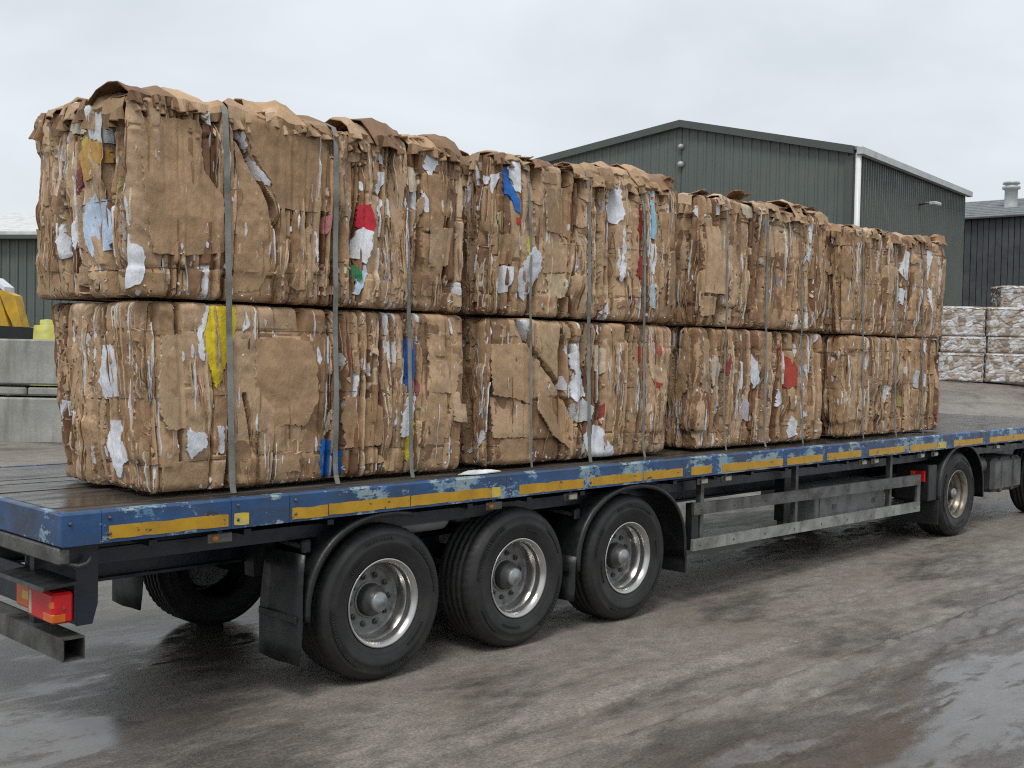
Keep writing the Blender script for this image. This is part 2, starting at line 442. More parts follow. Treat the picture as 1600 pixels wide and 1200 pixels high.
shed = thing('warehouse', (sC[0], sC[1], 1.1), 'large dark green corrugated warehouse with gable end and white corner downpipe', 'warehouse')
off = -np.array((sC[0], sC[1], 1.1))
def loc3(V): return [(v[0] + off[0], v[1] + off[1], v[2] + off[2]) for v in V]
def gtop(s): return zC + (zA - zC) * s / w1 if s < w1 else zA + (zL - zA) * (s - w1) / (w2 - w1)
# gable cut at the ridge so that the ridge point is kept
Ag = sC; Rg = sC + gd * w1; Lg = sC + gd * w2
V, F = corrugated(Ag, Rg, 1.0, 1.0, lambda s: gtop(s), .36, .034, -sd); MB().add(loc3(V), F).build('gable_wall', M['clad'], shed)
V, F = corrugated(Rg, Lg, 1.0, 1.0, lambda s: gtop(s + w1), .36, .034, -sd); MB().add(loc3(V), F).build('gable_wall', M['clad'], shed)
V, F = corrugated(sC, sC + sd * SL, 1.0, 1.3, lambda s: zC + (zE - zC) * s / SL, .30, .05, -gd); MB().add(loc3(V), F).build('side_wall', M['clad'], shed)
eE = sC + sd * SL
MB().add(loc3([(*(eE), 1.0), (*(eE + gd * w1), 1.0), (*(eE + gd * w2), 1.0), (*(eE + gd * w2), zL + .6), (*(eE + gd * w1), zA + .6), (*(eE), zE)]), [(0, 1, 2, 3, 4, 5)]).build('rear_wall', M['clad'], shed)
MB().add(loc3([(*(Lg), 1.0), (*(Lg + sd * SL), 1.0), (*(Lg + sd * SL), zL + .6), (*(Lg), zL)]), [(0, 1, 2, 3)]).build('far_side_wall', M['clad'], shed)
def roofp(P, zs, th=.12):
    V = [(*p, z) for p, z in zip(P, zs)] + [(*p, z + th) for p, z in zip(P, zs)]
    return MB().add(loc3(V), [(3, 2, 1, 0), (4, 5, 6, 7), (0, 1, 5, 4), (1, 2, 6, 5), (2, 3, 7, 6), (3, 0, 4, 7)])
o1 = -sd * .12
roofp([sC + o1 - gd * .25, sC + sd * (SL + .2) - gd * .25, sC + sd * (SL + .2) + gd * w1, sC + o1 + gd * w1], [zC - .04, zE - .04, zA + .62, zA + .02]).build('roof', M['roofgreen'], shed)
roofp([Rg + o1 + gd * .004, Rg + sd * (SL + .2) + gd * .004, Lg + sd * (SL + .2) + gd * .3, Lg + o1 + gd * .3], [zA + .02, zA + .62, zL + .56, zL - .03]).build('roof', M['roofgreen'], shed)
def strip(Pa, Pb, za, zb, wd, ht, nrm):
    nrm = np.array(nrm); V = []
    for P, z in ((Pa, za), (Pb, zb)):
        for a, h in ((0, 0), (wd, 0), (wd, ht), (0, ht)): V.append((*(P + nrm * a), z + h))
    return MB().add(loc3(V), [(0, 1, 2, 3), (7, 6, 5, 4), (0, 4, 5, 1), (1, 5, 6, 2), (2, 6, 7, 3), (3, 7, 4, 0)])
strip(sC - sd * .10, Rg - sd * .10, zC - .14, zA - .12, .16, .27, -sd).build('verge_trim', M['cladtrim'], shed)
strip(Rg - sd * .105, Lg - sd * .105, zA - .12, zL - .14, .16, .27, -sd).build('verge_trim', M['cladtrim'], shed)
strip(sC - gd * .10 - sd * .2, eE - gd * .10 + sd * .25, zC - .16, zE - .16, .22, .24, -gd).build('gutter', M['lightgrey'], shed)
pp = sC - sd * .04 - gd * .12
MB().tube(loc3([(*pp, 1.0), (*pp, zC - .1)]), .10, 10).build('downpipe', M['pipe'], shed)
cp = sC - sd * .055 + gd * .10
strip(cp - gd * .05, cp + gd * .22, 1.0, 1.0, .06, zC - 1.2, -sd).build('corner_trim', M['cladtrim'], shed)
for hz, hr in ((10.12, .10), (9.45, .12)):
    c0 = Rg - sd * .08
    MB().lathe([(0.0, -.12), (hr * .7, -.10), (hr, -.03), (hr, .03)], 16, 'x', (c0[0] + off[0], c0[1] + off[1], hz + off[2])).build('vent_cap', M['lightgrey'], shed)
lp = sC + sd * 8.5 - gd * .05; lz = 8.55
lm = MB().tube(loc3([(*lp, lz), (*(lp - gd * .3), lz + .06), (*(lp - gd * .5 + sd * .1), lz + .03)]), .045, 8).build('lamp_bracket', M['steel'], shed)
lq = lp - gd * .6 + sd * .15
MB().box(lq[0] + off[0] - .28, lq[0] + off[0] + .28, lq[1] + off[1] - .16, lq[1] + off[1] + .16, lz + off[2] - .06, lz + off[2] + .10, .04).build('lamp_head', M['lightgrey'], lm)

# board-clad building with slate roof
M['darkboard'] = plain('dark grey boards', (.050, .056, .060), .6, 0, .22, 1.3, 0, ((.085, .09, .09), .5))
t = NT('wet slate roof')
col = t.ramp(t.noise(2.5, 6, .65), [(.3, (.16, .175, .185)), (.7, (.30, .32, .33))])
t.set(color=col, rough=.42, normal=t.bump(t.noise(9, 5), .3, .02))
M['slate'] = t.m
b2o = np.array((61.0, 26.0, 1.4))
barn = thing('barn', tuple(b2o), 'dark grey boarded building with pale slate roof and round metal vent', 'building')
bdir = np.array((.06, -.998)); bn = np.array((-.998, -.06))
def bP(s, dpt, z): q = np.array((60.9, 24.6)) + bdir * s - bn * dpt; return (q[0] - b2o[0], q[1] - b2o[1], z - b2o[2])
s = -6.0; k = 0; rng = random.Random(4)
while s < 13:
    w = rng.uniform(.30, .42); pr = rng.choice((0, .03, .05)); z0 = 4.9
    V = [bP(s + .02, -pr, z0), bP(s + w - .02, -pr, z0), bP(s + w - .02, -pr, 10.5), bP(s + .02, -pr, 10.5), bP(s + .02, .2, z0), bP(s + w - .02, .2, z0), bP(s + w - .02, .2, 10.5), bP(s + .02, .2, 10.5)]
    MB().add(V, [(0, 1, 2, 3), (0, 3, 7, 4), (1, 5, 6, 2), (0, 4, 5, 1), (3, 2, 6, 7)]).build('board', M['darkboard'], barn); s += w
MB().add([bP(-6.2, .12, 1), bP(13.2, .12, 1), bP(13.2, .12, 10.55), bP(-6.2, .12, 10.55), bP(-6.2, 9, 1), bP(13.2, 9, 1), bP(13.2, 9, 10.55), bP(-6.2, 9, 10.55)], [(0, 1, 2, 3), (4, 7, 6, 5), (0, 3, 7, 4), (1, 5, 6, 2)]).build('wall', M['galv'], barn)
nr = 10
for i in range(nr):
    a, b = i / nr, (i + 1) / nr
    zr = lambda u: 10.40 + 1.62 * u
    V = [bP(-6.5, -.35 + 5.2 * a, zr(a) + .05), bP(13.5, -.35 + 5.2 * a, zr(a) + .05), bP(13.5, -.35 + 5.2 * b, zr(b) - .02), bP(-6.5, -.35 + 5.2 * b, zr(b) - .02), bP(-6.5, -.35 + 5.2 * a, zr(a) - .03), bP(13.5, -.35 + 5.2 * a, zr(a) - .03)]
    MB().add(V, [(0, 1, 2, 3), (0, 4, 5, 1)]).build('slate_course', M['slate'], barn)
MB().add([bP(-6.5, 4.85, 12.0), bP(13.5, 4.85, 12.0), bP(13.5, 9.6, 10.4), bP(-6.5, 9.6, 10.4)], [(0, 1, 2, 3)]).build('roof', M['slate'], barn)
MB().add([bP(-6.5, -.45, 10.30), bP(13.5, -.45, 10.30), bP(13.5, -.3, 10.44), bP(-6.5, -.3, 10.44)], [(0, 1, 2, 3)]).build('gutter', M['black'], barn)
vb = bP(4.45, 2.2, 11.0)
MB().lathe([(.40, 0), (.36, .35), (.36, 1.15), (.50, 1.22), (.50, 1.36), (.34, 1.40), (.34, 1.48), (.48, 1.50), (.46, 1.62), (0, 1.70)], 20, 'z', vb).build('roof_vent', M['lightgrey'], barn)

# green shed at the left, far behind the wall
ls = thing('green_shed', (13.0, 36.0, 1.0), 'green corrugated shed with white roof behind the yellow machine', 'shed')
A = np.array((6.0, 41.0)); B = np.array((26.0, 21.2)); dd = (B - A) / np.hypot(*(B - A)); nn = np.array((dd[1], -dd[0])); nn = nn if nn @ np.array((-.7, -.7)) > 0 else -nn
offs = np.array((13.0, 36.0, 1.0))
def L3(V): return [tuple(np.array(v) - offs) for v in V]
V, F = corrugated(A, B, .5, .5, lambda s: 5.78 + .022 * s, .30, .05, nn); MB().add(L3(V), F).build('wall', M['clad'], ls)
V = []
for P, z in ((A, 5.78), (B, 5.78 + .022 * 28.1)):
    for bk, dz in ((-.35, -.02), (-.35, .10), (8, 1.75), (8, 1.6)): V.append((*(P - nn * bk), z + dz))
MB().add(L3(V), [(0, 4, 5, 1), (1, 5, 6, 2), (2, 6, 7, 3), (3, 7, 4, 0), (0, 1, 2, 3), (7, 6, 5, 4)]).build('roof', M['white'], ls)
V = []
for P, z in ((A, 5.62), (B, 5.62 + .022 * 28.1)):
    for bk, dz in ((-.42, 0), (-.42, .14), (-.06, .14), (-.06, 0)): V.append((*(P - nn * bk), z + dz))
MB().add(L3(V), [(0, 4, 5, 1), (1, 5, 6, 2), (2, 6, 7, 3), (3, 7, 4, 0)]).build('gutter', M['cladtrim'], ls)

# concrete block wall at the left
t = NT('cast concrete')
col = t.ramp(t.noise(1.6, 7, .65), [(.3, (.235, .24, .215)), (.7, (.39, .395, .365))])
st = t.ramp(t.noise(2.2, 6, .65, stretch=(2.5, 2.5, .4)), [(.48, 0.0), (.66, .65)])
t.set(color=t.mix(st, col, (.17, .165, .145)), rough=.8, normal=t.bump(t.noise(18, 6, .7), .45, .02))
M['conc'] = t.m
wd_ = np.array((.70, -.714)); wA = np.array((-1.9, 16.8))
bw = thing('block_wall', (wA[0], wA[1], .6), 'low grey concrete block wall at the left behind the trailer', 'wall')
bw.rotation_euler = (0, 0, math.atan2(wd_[1], wd_[0]))
bme = {}
rng = random.Random(8)
for ci, (z0, z1, ov) in enumerate(((-.45, .012, -.05), (.02, .74, 0), (.775, .905, .05), (.945, 1.66, .015))):
    x = -3.0 - (.6 if ci % 2 else 0)
    if ci not in bme:
        bme[ci] = MB().box(0, 1.56, ov, .8 + ov, 0, z1 - z0, .025).mesh('block'); bme[ci].materials.append(M['conc'])
    while x < 14:
        b = link('block', bme[ci], None, bw, (x, rng.uniform(-.012, .012), z0)); b.rotation_euler = (0, 0, rng.uniform(-.004, .004)); x += 1.585

# yellow telescopic machine behind the wall
M['yellow'] = plain('yellow machine paint', (.62, .36, .015), .42, 0, .15, 3, 0, ((.30, .20, .05), .6))
M['glass'] = plain('dark cab glass', (.015, .018, .02), .1)
M['sheet'] = plain('white sheeting', (.66, .68, .72), .6, 0, .15, 5, .4, None, 9)
mc = thing('loading_machine', (4.83, 18.90, 1.07), 'yellow and black loading machine half hidden behind the concrete wall', 'machine')
mc.rotation_euler = (0, 0, R(-45.7))
MB().prism([(-3.2, .95), (.95, .95), (1.15, 1.15), (1.05, 1.42), (-.4, 1.5), (-3.2, 1.5)], 1, .05, 1.95).build('chassis', M['black'], mc)
MB().prism([(-.10, 1.44), (.24, 1.44), (-.02, 2.25), (-.36, 2.34), (-.42, 2.30)], 1, .10, .28).build('mast_plate', M['yellow'], mc)
MB().prism([(.33, 1.46), (.50, 1.46), (.34, 2.12), (.10, 2.22), (-.02, 2.25), (.18, 1.75)], 1, .12, .5).build('counterweight', M['yellow'], mc)
MB().prism([(-3.1, 1.56), (-.14, 1.56), (-.20, 1.82), (-3.1, 1.82)], 1, .2, .9).build('engine_cover', M['yellow'], mc)
MB().prism([(-3.0, 1.83), (-.25, 1.83), (-.42, 2.35), (-3.0, 2.45)], 1, .22, .8).build('cab', M['glass'], mc)
rr = np.random.RandomState(3)
px_ = np.linspace(-3.1, .12, 14); prof = [(x, 2.52 - .06 * max(0, x + .6) - (.16 if x > .05 else 0) + rr.uniform(-.03, .03)) for x in px_]
MB().prism(prof + [(x, z - .10) for x, z in prof[::-1]], 1, .12, .62).build('cover_sheet', M['sheet'], mc)
wm = MB().lathe([(.22, .02), (.46, .0), (.54, .06), (.54, .36), (.46, .42), (.22, .40)], 28).mesh('wheel'); wm.materials.append(M['tyre'])
for x, y in ((-2.4, -.1), (-.25, -.1), (-2.4, 1.65), (-.25, 1.65)):
    w = link('wheel', wm, None, mc, (x, y, .55)); MB().lathe([(0, .08), (.10, .05), (.215, .10), (.215, .3)], 20).build('rim', M['yellow'], w)
MB().prism([(.55, 1.16), (1.25, 1.16), (1.25, 1.3), (1.05, 1.40), (.6, 1.46)], 1, .15, .9).build('rear_hitch', M['steel'], mc)
M['lime'] = plain('faded yellow drum', (.52, .50, .10), .5, 0, .15, 4, 0, ((.3, .3, .16), .6))
dr = thing('drum', (5.60, 18.13, 1.10), 'faded yellow drum standing just behind the concrete wall', 'drum')
MB().lathe([(0, 0), (.15, 0), (.16, .02), (.16, .4), (.17, .42), (.16, .44), (.16, .9), (.17, .92), (.16, .94), (.15, 1.58), (0, 1.6)], 24, 'z').build('body', M['lime'], dr)
MB().lathe([(.0, 0), (.34, 0), (.35, .04), (.27, 1.45), (.25, 1.47)], 20, 'z').build('foot', M['lime'], dr)

# ================================================================== TRAILER
ZD = 1.328
tr_ = thing('flatbed_trailer', (0, 1.25, 0), 'long blue flatbed trailer with worn paint and amber tape, carrying the cardboard bales', 'trailer')
TO = (0, -1.25, 0)     # parts are given in yard coordinates
def tp(name, mb, mat, parent=None):
    if parent is None: return mb.build(name, mat, tr_, TO)
    return mb.build(name, mat, parent)
XR, XF = -2.24, 13.9
# deck boards
rng = random.Random(2)
y = .062; nb_ = 12; bwid = (2.5 - .124) / nb_
for i in range(nb_):
    x = XR + .06
    cuts = sorted([x, XF] + [x + rng.uniform(2.2, 4.8), x + rng.uniform(6.2, 9.0), x + rng.uniform(10.5, 13)])
    for a, b in zip(cuts[:-1], cuts[1:]):
        dz = rng.uniform(-.004, .003)
        tp('deck_board', MB().box(a + .002, b - .002, y + .003, y + bwid - .003, ZD - .032, ZD - .004 + dz, .003), M['deck'])
    y += bwid
# side rails in lengths between joints: upper web, small lip at the top, flange below
joints = [XR, -2.02, -1.22, -.81, 1.09, 2.0, 3.33, 4.95, 5.76, 6.59, 7.63, 8.42, 9.85, 11.3, 12.6, XF]
for side in (0, 1):
    fy = (lambda v: v) if side == 0 else (lambda v: 2.5 - v)
    for a, b in zip(joints[:-1], joints[1:]):
        prof = [(.0, 1.150), (.0, 1.316), (.012, 1.328), (.060, 1.328), (.060, 1.316), (.022, 1.300), (.016, 1.166), (.075, 1.160), (.075, 1.150)]
        sr = tp('side_rail', MB().prism([(fy(p), q) for p, q in prof], 0, a + .002, b - .002), M['blue'])
        for zz in ((1.285, 1.20) if a > -2.1 else (1.27,)):
            if side == 0: MB().lathe([(0, -.009), (.007, -.009), (.011, -.004), (.011, .002)], 10, 'y', (a + .045, .0, zz)).build('bolt', M['steel'], sr)
TAPE = [(-1.98, -1.24, 0), (-1.2, -1.1, 1), (-.79, -.52, 0), (-.51, .16, 0), (.17, .93, 0), (.94, 1.03, 1), (1.23, 1.96, 0), (2.04, 2.71, 0), (2.73, 3.28, 0), (3.41, 3.72, 0), (3.89, 4.93, 0), (5.01, 5.7, 0), (5.79, 6.52, 0), (6.7, 7.55, 0), (7.69, 8.39, 0), (8.44, 8.66, 1), (8.88, 9.75, 0), (9.97, 11.15, 0), (11.4, 12.5, 0)]
rng = random.Random(6)
for a, b, k in TAPE:
    z0 = 1.166 + rng.uniform(-.003, .003); z1 = z0 + .074
    # ragged outline of the stuck-on strip
    n = max(3, int((b - a) / .05)); top = [(a + (b - a) * i / n, z1 - (rng.uniform(0, .006) if rng.random() < .4 else 0)) for i in range(n + 1)]
    bot = [(a + (b - a) * i / n + (rng.uniform(-.004, .004) if 0 < i < n else 0), z0 + (rng.uniform(0, .006) if rng.random() < .4 else 0)) for i in range(n, -1, -1)]
    m = MB(); P = bot[::-1] + top[::-1]; m.prism(P, 1, -.0035, -.0005); tp('reflective_tape', m, M['tape2' if k else 'tape'])
# tail: cross beam, buffer beam, lamps, underrun bar
tp('rear_beam', MB().box(XR - .004, XR + .055, .002, 2.498, 1.148, 1.3225, .006), M['blue'])
tp('buffer_beam', MB().box(XR + .0, XR + .07, .045, 2.455, 1.045, 1.138, .010), M['steel'])
tp('hanger_plate', MB().prism([(-2.235, 1.147), (-1.98, 1.147), (-1.98, .80), (-2.01, .69), (-2.10, .69), (-2.10, .98)], 1, .12, .135), M['navy'])
tp('hanger_plate', MB().prism([(-2.235, 1.147), (-1.98, 1.147), (-1.98, .80), (-2.01, .69), (-2.10, .69), (-2.10, .98)], 1, 2.365, 2.38), M['navy'])
tp('hook', MB().tube([(-2.17, .07, 1.045), (-2.12, .07, 1.03), (-2.07, .07, 1.04), (-2.05, .07, 1.075)], .012, 8), M['steel'])
tp('lamp_carrier', MB().box(-2.115, -2.095, .12, 2.38, .70, .93, .004), M['navy'])
for y0, y1, sg in ((.115, .70, 1), (1.80, 2.385, -1)):
    hd = tp('lamp_hood', MB().prism([(-2.30, .905), (-2.29, .925), (-2.10, .942), (-2.10, .925), (-2.28, .912)], 1, y0 - .02, y1), M['plastic'])
    ya = y0 if sg == 1 else y1 - .33
    lm = tp('tail_lamp', MB().box(-2.235, -2.118, ya, ya + .33, .715, .885, .014), M['red'])
    ye = ya if sg == 1 else ya + .33
    MB().box(-2.2375, -2.16, ya - .002, ya + .12, .722, .772, .006).build('indicator_lens', M['orange'], lm)
    MB().box(-2.2385, -2.19, ya + .004, ya + .045, .80, .84, .004).build('corner_lens', M['orange'], lm)
    MB().box(-2.2385, -2.225, ya + .265, ya + .298, .735, .865, .003).build('white_lens', M['lens'], lm)
    MB().box(-2.18, -2.168, ya - .006, ya + .0, .79, .81, .002).build('screw', M['steel'], lm)
    yb = ya + .335 if sg == 1 else ya - .255
    lm = tp('side_lamp_unit', MB().box(-2.19, -2.118, yb, yb + .25, .725, .895, .01), M['orange'])
    MB().box(-2.194, -2.186, yb + .03, yb + .16, .775, .825, .003).build('amber_lens', M['tape2'], lm)
m = MB()
for z0, z1, x0, x1 in ((.51, .518, -2.185, -2.06), (.627, .635, -2.185, -2.06), (.518, .627, -2.185, -2.177), (.518, .627, -2.068, -2.06)): m.box(x0, x1, .10, 2.40, z0, z1)
m.box(-2.176, -2.069, .42, .43, .519, .626)
tp('underrun_bar', m, M['steel'])
for yy in (.55, 1.9): tp('underrun_stay', MB().box(-2.15, -2.08, yy, yy + .06, .636, 1.145), M['navy'])
# chassis
for yy in (.74, 1.62):
    m = MB().box(-2.09, 11.2, yy + .06, yy + .08, .80, 1.13); m.box(-2.09, 11.2, yy, yy + .14, 1.13, 1.148); m.box(-2.09, 11.2, yy, yy + .14, .782, .80)
    tp('main_beam', m, M['navy'])
x = -1.7
while x < 13:
    tp('cross_member', MB().box(x, x + .05, .08, 2.42, 1.09, 1.145 - .022), M['black']); x += .62
for yy in (.20, 2.26): tp('outer_rail', MB().box(-2.05, 13.4, yy, yy + .04, 1.00, 1.085), M['navy'])
tp('gooseneck', MB().box(11.2, 13.6, .7, 1.8, .98, 1.12, .01), M['navy'])
# running gear
AX = (0.0, 1.31, 2.62); RW = .527
def tread(r, t, k, j):
    return r
def make_wheel():
    rim = MB().lathe([(.296, .004), (.302, .0), (.300, -.006), (.288, -.004), (.279, .012), (.268, .022), (.262, .05), (.266, .066), (.262, .078), (.250, .09), (.246, .13), (.240, .150), (.232, .164), (.222, .160), (.17, .166), (.105, .160), (.0, .160)], 64).mesh('wheel')
    rim.materials.append(M['rim']); rim.materials.append(M['disc'])
    cs = np.zeros(len(rim.polygons) * 3); rim.polygons.foreach_get('center', cs); cs = cs.reshape(-1, 3)
    rim.polygons.foreach_set('material_index', (np.hypot(cs[:, 0], cs[:, 2]) < .236).astype(np.int32))
    # tyre: bulging side wall with moulded rings, square shoulder, four grooves
    P = [(.290, .03), (.296, .008), (.312, -.004), (.330, -.008), (.338, -.014), (.346, -.013), (.352, -.017), (.40, -.022), (.412, -.026), (.420, -.022), (.462, -.014), (.470, -.016), (.478, -.010), (.500, .006), (.512, .020), (.520, .036), (.5265, .048)]
    T = []
    yb, ye, gw = .048, .312, .012
    gs = [.095, .150, .210, .265]
    for g_ in gs: T += [(.527, g_ - gw), (.514, g_ - gw * .6), (.514, g_ + gw * .6), (.527, g_ + gw)]
    Q = [(r, .36 - t) for r, t in P[::-1]]
    prof = P + T + Q
    n = 168
    def rad(r, t, k, j):
        if j in (len(P) - 1, len(P) - 2, len(prof) - len(Q), len(prof) - len(Q) + 1) and k % 3 == 0: return r - .006
        if len(P) <= j < len(P) + len(T) and r > .52 and k % 4 == 0: return r - .005
        return r
    tm = MB().lathe(prof, n, radial=rad); rg = random.Random(31)
    for a0, a1, r0, r1 in ((20, 75, .428, .452), (100, 130, .432, .448), (195, 255, .428, .452), (285, 315, .432, .448), (140, 160, .36, .372), (320, 350, .36, .372)):
        a = a0
        while a < a1:      # moulded marks on the side wall
            w_ = rg.uniform(.8, 2.2); P4 = []
            for aa, rr_ in ((a, r0), (a + w_, r0), (a + w_, r1), (a, r1)): P4.append((rr_ * math.cos(R(aa)), rr_ * math.sin(R(aa))))
            tm.prism(P4, 1, -.0275, -.012); a += w_ + rg.uniform(.5, 1.3)
    ty = tm.mesh('tyre'); ty.materials.append(M['tyre'])
    hub = MB().lathe([(.108, .160), (.106, .11), (.100, .092), (.082, .084), (.072, .055), (.066, .05)], 32).mesh('hub'); hub.materials.append(M['hub'])
    cap = MB().lathe([(.068, .055), (.066, .040), (.056, .030), (.030, .027), (.026, .020), (.0, .020)], 24).mesh('hub_cap'); cap.materials.append(M['hubcap'])
    nut = MB().lathe([(.0, -.036), (.010, -.036), (.012, -.024), (.0185, -.022), (.021, .0), (.027, .0)], 8, smooth=False).mesh('wheel_nut'); nut.materials.append(M['steel'])
    flange = MB().lathe([(.125, .158), (.125, .150), (.113, .150)], 32).mesh('flange'); flange.materials.append(M['disc'])
    return rim, ty, hub, cap, nut, flange
WM = make_wheel()
def dull(me, mats):
    c = me.copy(); c.materials.clear()
    for m_ in mats: c.materials.append(M[m_])
    return c
M['dirtyrim'] = plain('dirty rim', (.30, .27, .22), .4, .6, .3, 9, .1, ((.12, .10, .08), .8))
WM2 = [dull(WM[0], ('dirtyrim', 'black')), WM[1], dull(WM[2], ('black',)), dull(WM[3], ('disc',)), WM[4], dull(WM[5], ('black',))]
def put_wheel(parent, x, yo, z, far=False, rot=0.0, off=TO, WM=WM):
    w = link('wheel', WM[0], None, parent, (x + off[0], yo + off[1], z + off[2]))
    w.rotation_euler = (0, rot, math.pi if far else 0)
    for nm, k in (('tyre', 1), ('hub', 2), ('hub_cap', 3), ('flange', 5)): link(nm, WM[k], None, w)
    for i in range(10):
        a = 2 * math.pi * (i + .5) / 10
        link('wheel_nut', WM[4], None, w, (.168 * math.cos(a), .166, .168 * math.sin(a)))
    return w
for i, x in enumerate(AX):
    put_wheel(tr_, x, .06, RW - .004, False, .3 + i * 1.1)
    put_wheel(tr_, x, 2.44, RW - .004, True, .7 + i)
    tp('axle', MB().tube([(x, .30, RW), (x, 2.20, RW)], .065, 14), M['black'])
    for yy in (.62, 1.78):
        tp('trailing_arm', MB().prism([(x - .60, .74), (x - .55, .82), (x + .25, .60), (x + .25, .50), (x, .50)], 1, yy, yy + .09), M['black'])
        tp('air_bag', MB().lathe([(.09, .58), (.13, .62), (.14, .68), (.12, .72), (.14, .77), (.10, .80)], 20, 'z', (x + .28, yy + .1, 0)), M['plastic'])
        tp('hanger', MB().prism([(x - .68, 1.13), (x - .48, 1.13), (x - .52, .70), (x - .66, .70)], 1, yy - .01, yy + .10), M['black'])
    tp('brake_drum', MB().lathe([(.2, .24), (.21, .26), (.21, .42), (.1, .43)], 28, 'y', (x, 0, RW)), M['hub'])
def mudguard(cx, cz, a, b, t0, t1, y0, y1, parent, name='mudguard', lip=.035, n=30, exps=2.2):
    """band over a wheel; angle 0 = forward, 90 = up"""
    V = []
    for i in range(n + 1):
        th = R(t0 + (t1 - t0) * i / n); c, s_ = math.cos(th), math.sin(th)
        rr_ = 1 / ((abs(c) / a) ** exps + (abs(s_) / b) ** exps) ** (1 / exps)
        def pt(d, y): return (cx + (rr_ + d) * c, y, cz + (rr_ + d) * s_)
        V += [pt(-lip, y0), pt(-lip, y0 + .012), pt(-.012, y0 + .018), pt(-.016, y1), pt(0, y1), pt(.004, y0 + .03), pt(0, y0 + .006), pt(-.008, y0)]
    k = 8
    F = [(i * k + j, i * k + (j + 1) % k, (i + 1) * k + (j + 1) % k, (i + 1) * k + j) for i in range(n) for j in range(k)]
    F += [tuple(range(k)), tuple(n * k + j for j in range(k))[::-1]]
    m = MB().add(V, F, True)
    return m
for far in (0, 1):
    ya, yb = (.015, .46) if not far else (2.485, 2.04)
    for (cx, a, b, t0, t1) in ((.0, .665, .62, 70, 182), (2.66, .735, .615, -6, 182)):
        m = mudguard(cx, .525, a, b, t0, t1, 0, .445, tr_)
        if far: m.v = [(x, 2.485 - y, z) for x, y, z in m.v]
        else: m.v = [(x, .015 + y, z) for x, y, z in m.v]
        tp('mudguard', m, M['plastic'])
    fl0, fl1 = (.01, .46) if not far else (2.04, 2.49)
    # flaps: curved rubber sheet with a fixing strip
    for xf, z0, z1, bow in ((-.685, .235, .93, -.012), (1.905, .27, .62, -.01)):
        V = []; n = 6
        for i in range(n + 1):
            z = z0 + (z1 - z0) * i / n
            for j in range(5):
                yy = fl0 + (fl1 - fl0) * j / 4; xx = xf + bow * math.sin(math.pi * j / 4) - .035 * (1 - i / n) + .008 * math.sin(j * 2.1 + i)
                V.append((xx, yy, z))
        nv = len(V); V += [(x_ + .010, y_, z_) for x_, y_, z_ in V]
        F = []
        for i in range(n):
            for j in range(4):
                q = (i * 5 + j, i * 5 + j + 1, i * 5 + j + 6, i * 5 + j + 5); F += [q, tuple(v + nv for v in q[::-1])]
        for i in range(n): F += [(i * 5, i * 5 + 5, i * 5 + 5 + nv, i * 5 + nv), (i * 5 + 4, i * 5 + 4 + nv, i * 5 + 9 + nv, i * 5 + 9)]
        for j in range(4): F += [(j, j + nv, j + 1 + nv, j + 1), (n * 5 + j, n * 5 + j + 1, n * 5 + j + 1 + nv, n * 5 + j + nv)]
        fo = tp('mud_flap', MB().add(V, F, True), M['plastic'])
        MB().box(xf - .050, xf - .036, fl0 + .02, fl1 - .02, .50, .545, .003).build('fixing_strip', M['plastic'], fo)
    if not far:
        for cx_, zz in ((-.60, .955), (2.02, .93)):
            tp('mudguard_stay', MB().tube([(cx_ - .02, .75, zz + .03), (cx_, .16, zz), (cx_ + .012, .13, zz + .02)], .018, 8), M['steel'])
            tp('stay_clamp', MB().box(cx_ - .035, cx_ + .035, .10, .14, zz - .04, zz + .05, .012), M['plastic'])
V = None
tp('front_flap', MB().box(3.40, 3.425, .03, .44, .30, .50, .006), M['plastic'])
# side guard
for far in (0, 1):
    yy = .035 if not far else 2.435
    for z0a, z0b, hh, mt in ((.80, .755, .105, 'steel'), (.480, .442, .100, 'alu')):
        V = [(3.52, yy, z0a), (3.52, yy + .03, z0a), (3.52, yy + .03, z0a + hh), (3.52, yy, z0a + hh), (8.075, yy, z0b), (8.075, yy + .03, z0b), (8.075, yy + .03, z0b + hh + .015), (8.075, yy, z0b + hh + .015)]
        sg_ = tp('side_guard_rail', MB().add(V, [(0, 1, 2, 3), (7, 6, 5, 4), (0, 4, 5, 1), (1, 5, 6, 2), (2, 6, 7, 3), (3, 7, 4, 0)]), M[mt])
        if not far:
            for k in range(9):
                xx = 3.62 + k * .54; zc = z0a + (z0b - z0a) * (xx - 3.52) / 4.555 + hh * .5
                MB().lathe([(0, -.006), (.009, -.006), (.012, .001)], 8, 'y', (xx, yy, zc)).build('bolt', M['steel'], sg_)
    for xx in (3.66, 5.30, 7.35): tp('side_guard_post', MB().box(xx, xx + .05, yy + .031, yy + .085, .46, 1.148), M['steel'])
    tp('side_guard_end', MB().box(7.99, 8.074, yy + .002, yy + .029, .545, .76), M['steel'])
    for xx in (3.53,): tp('side_guard_end', MB().box(xx, xx + .10, yy + .031, yy + .10, .48, .90), M['black'])
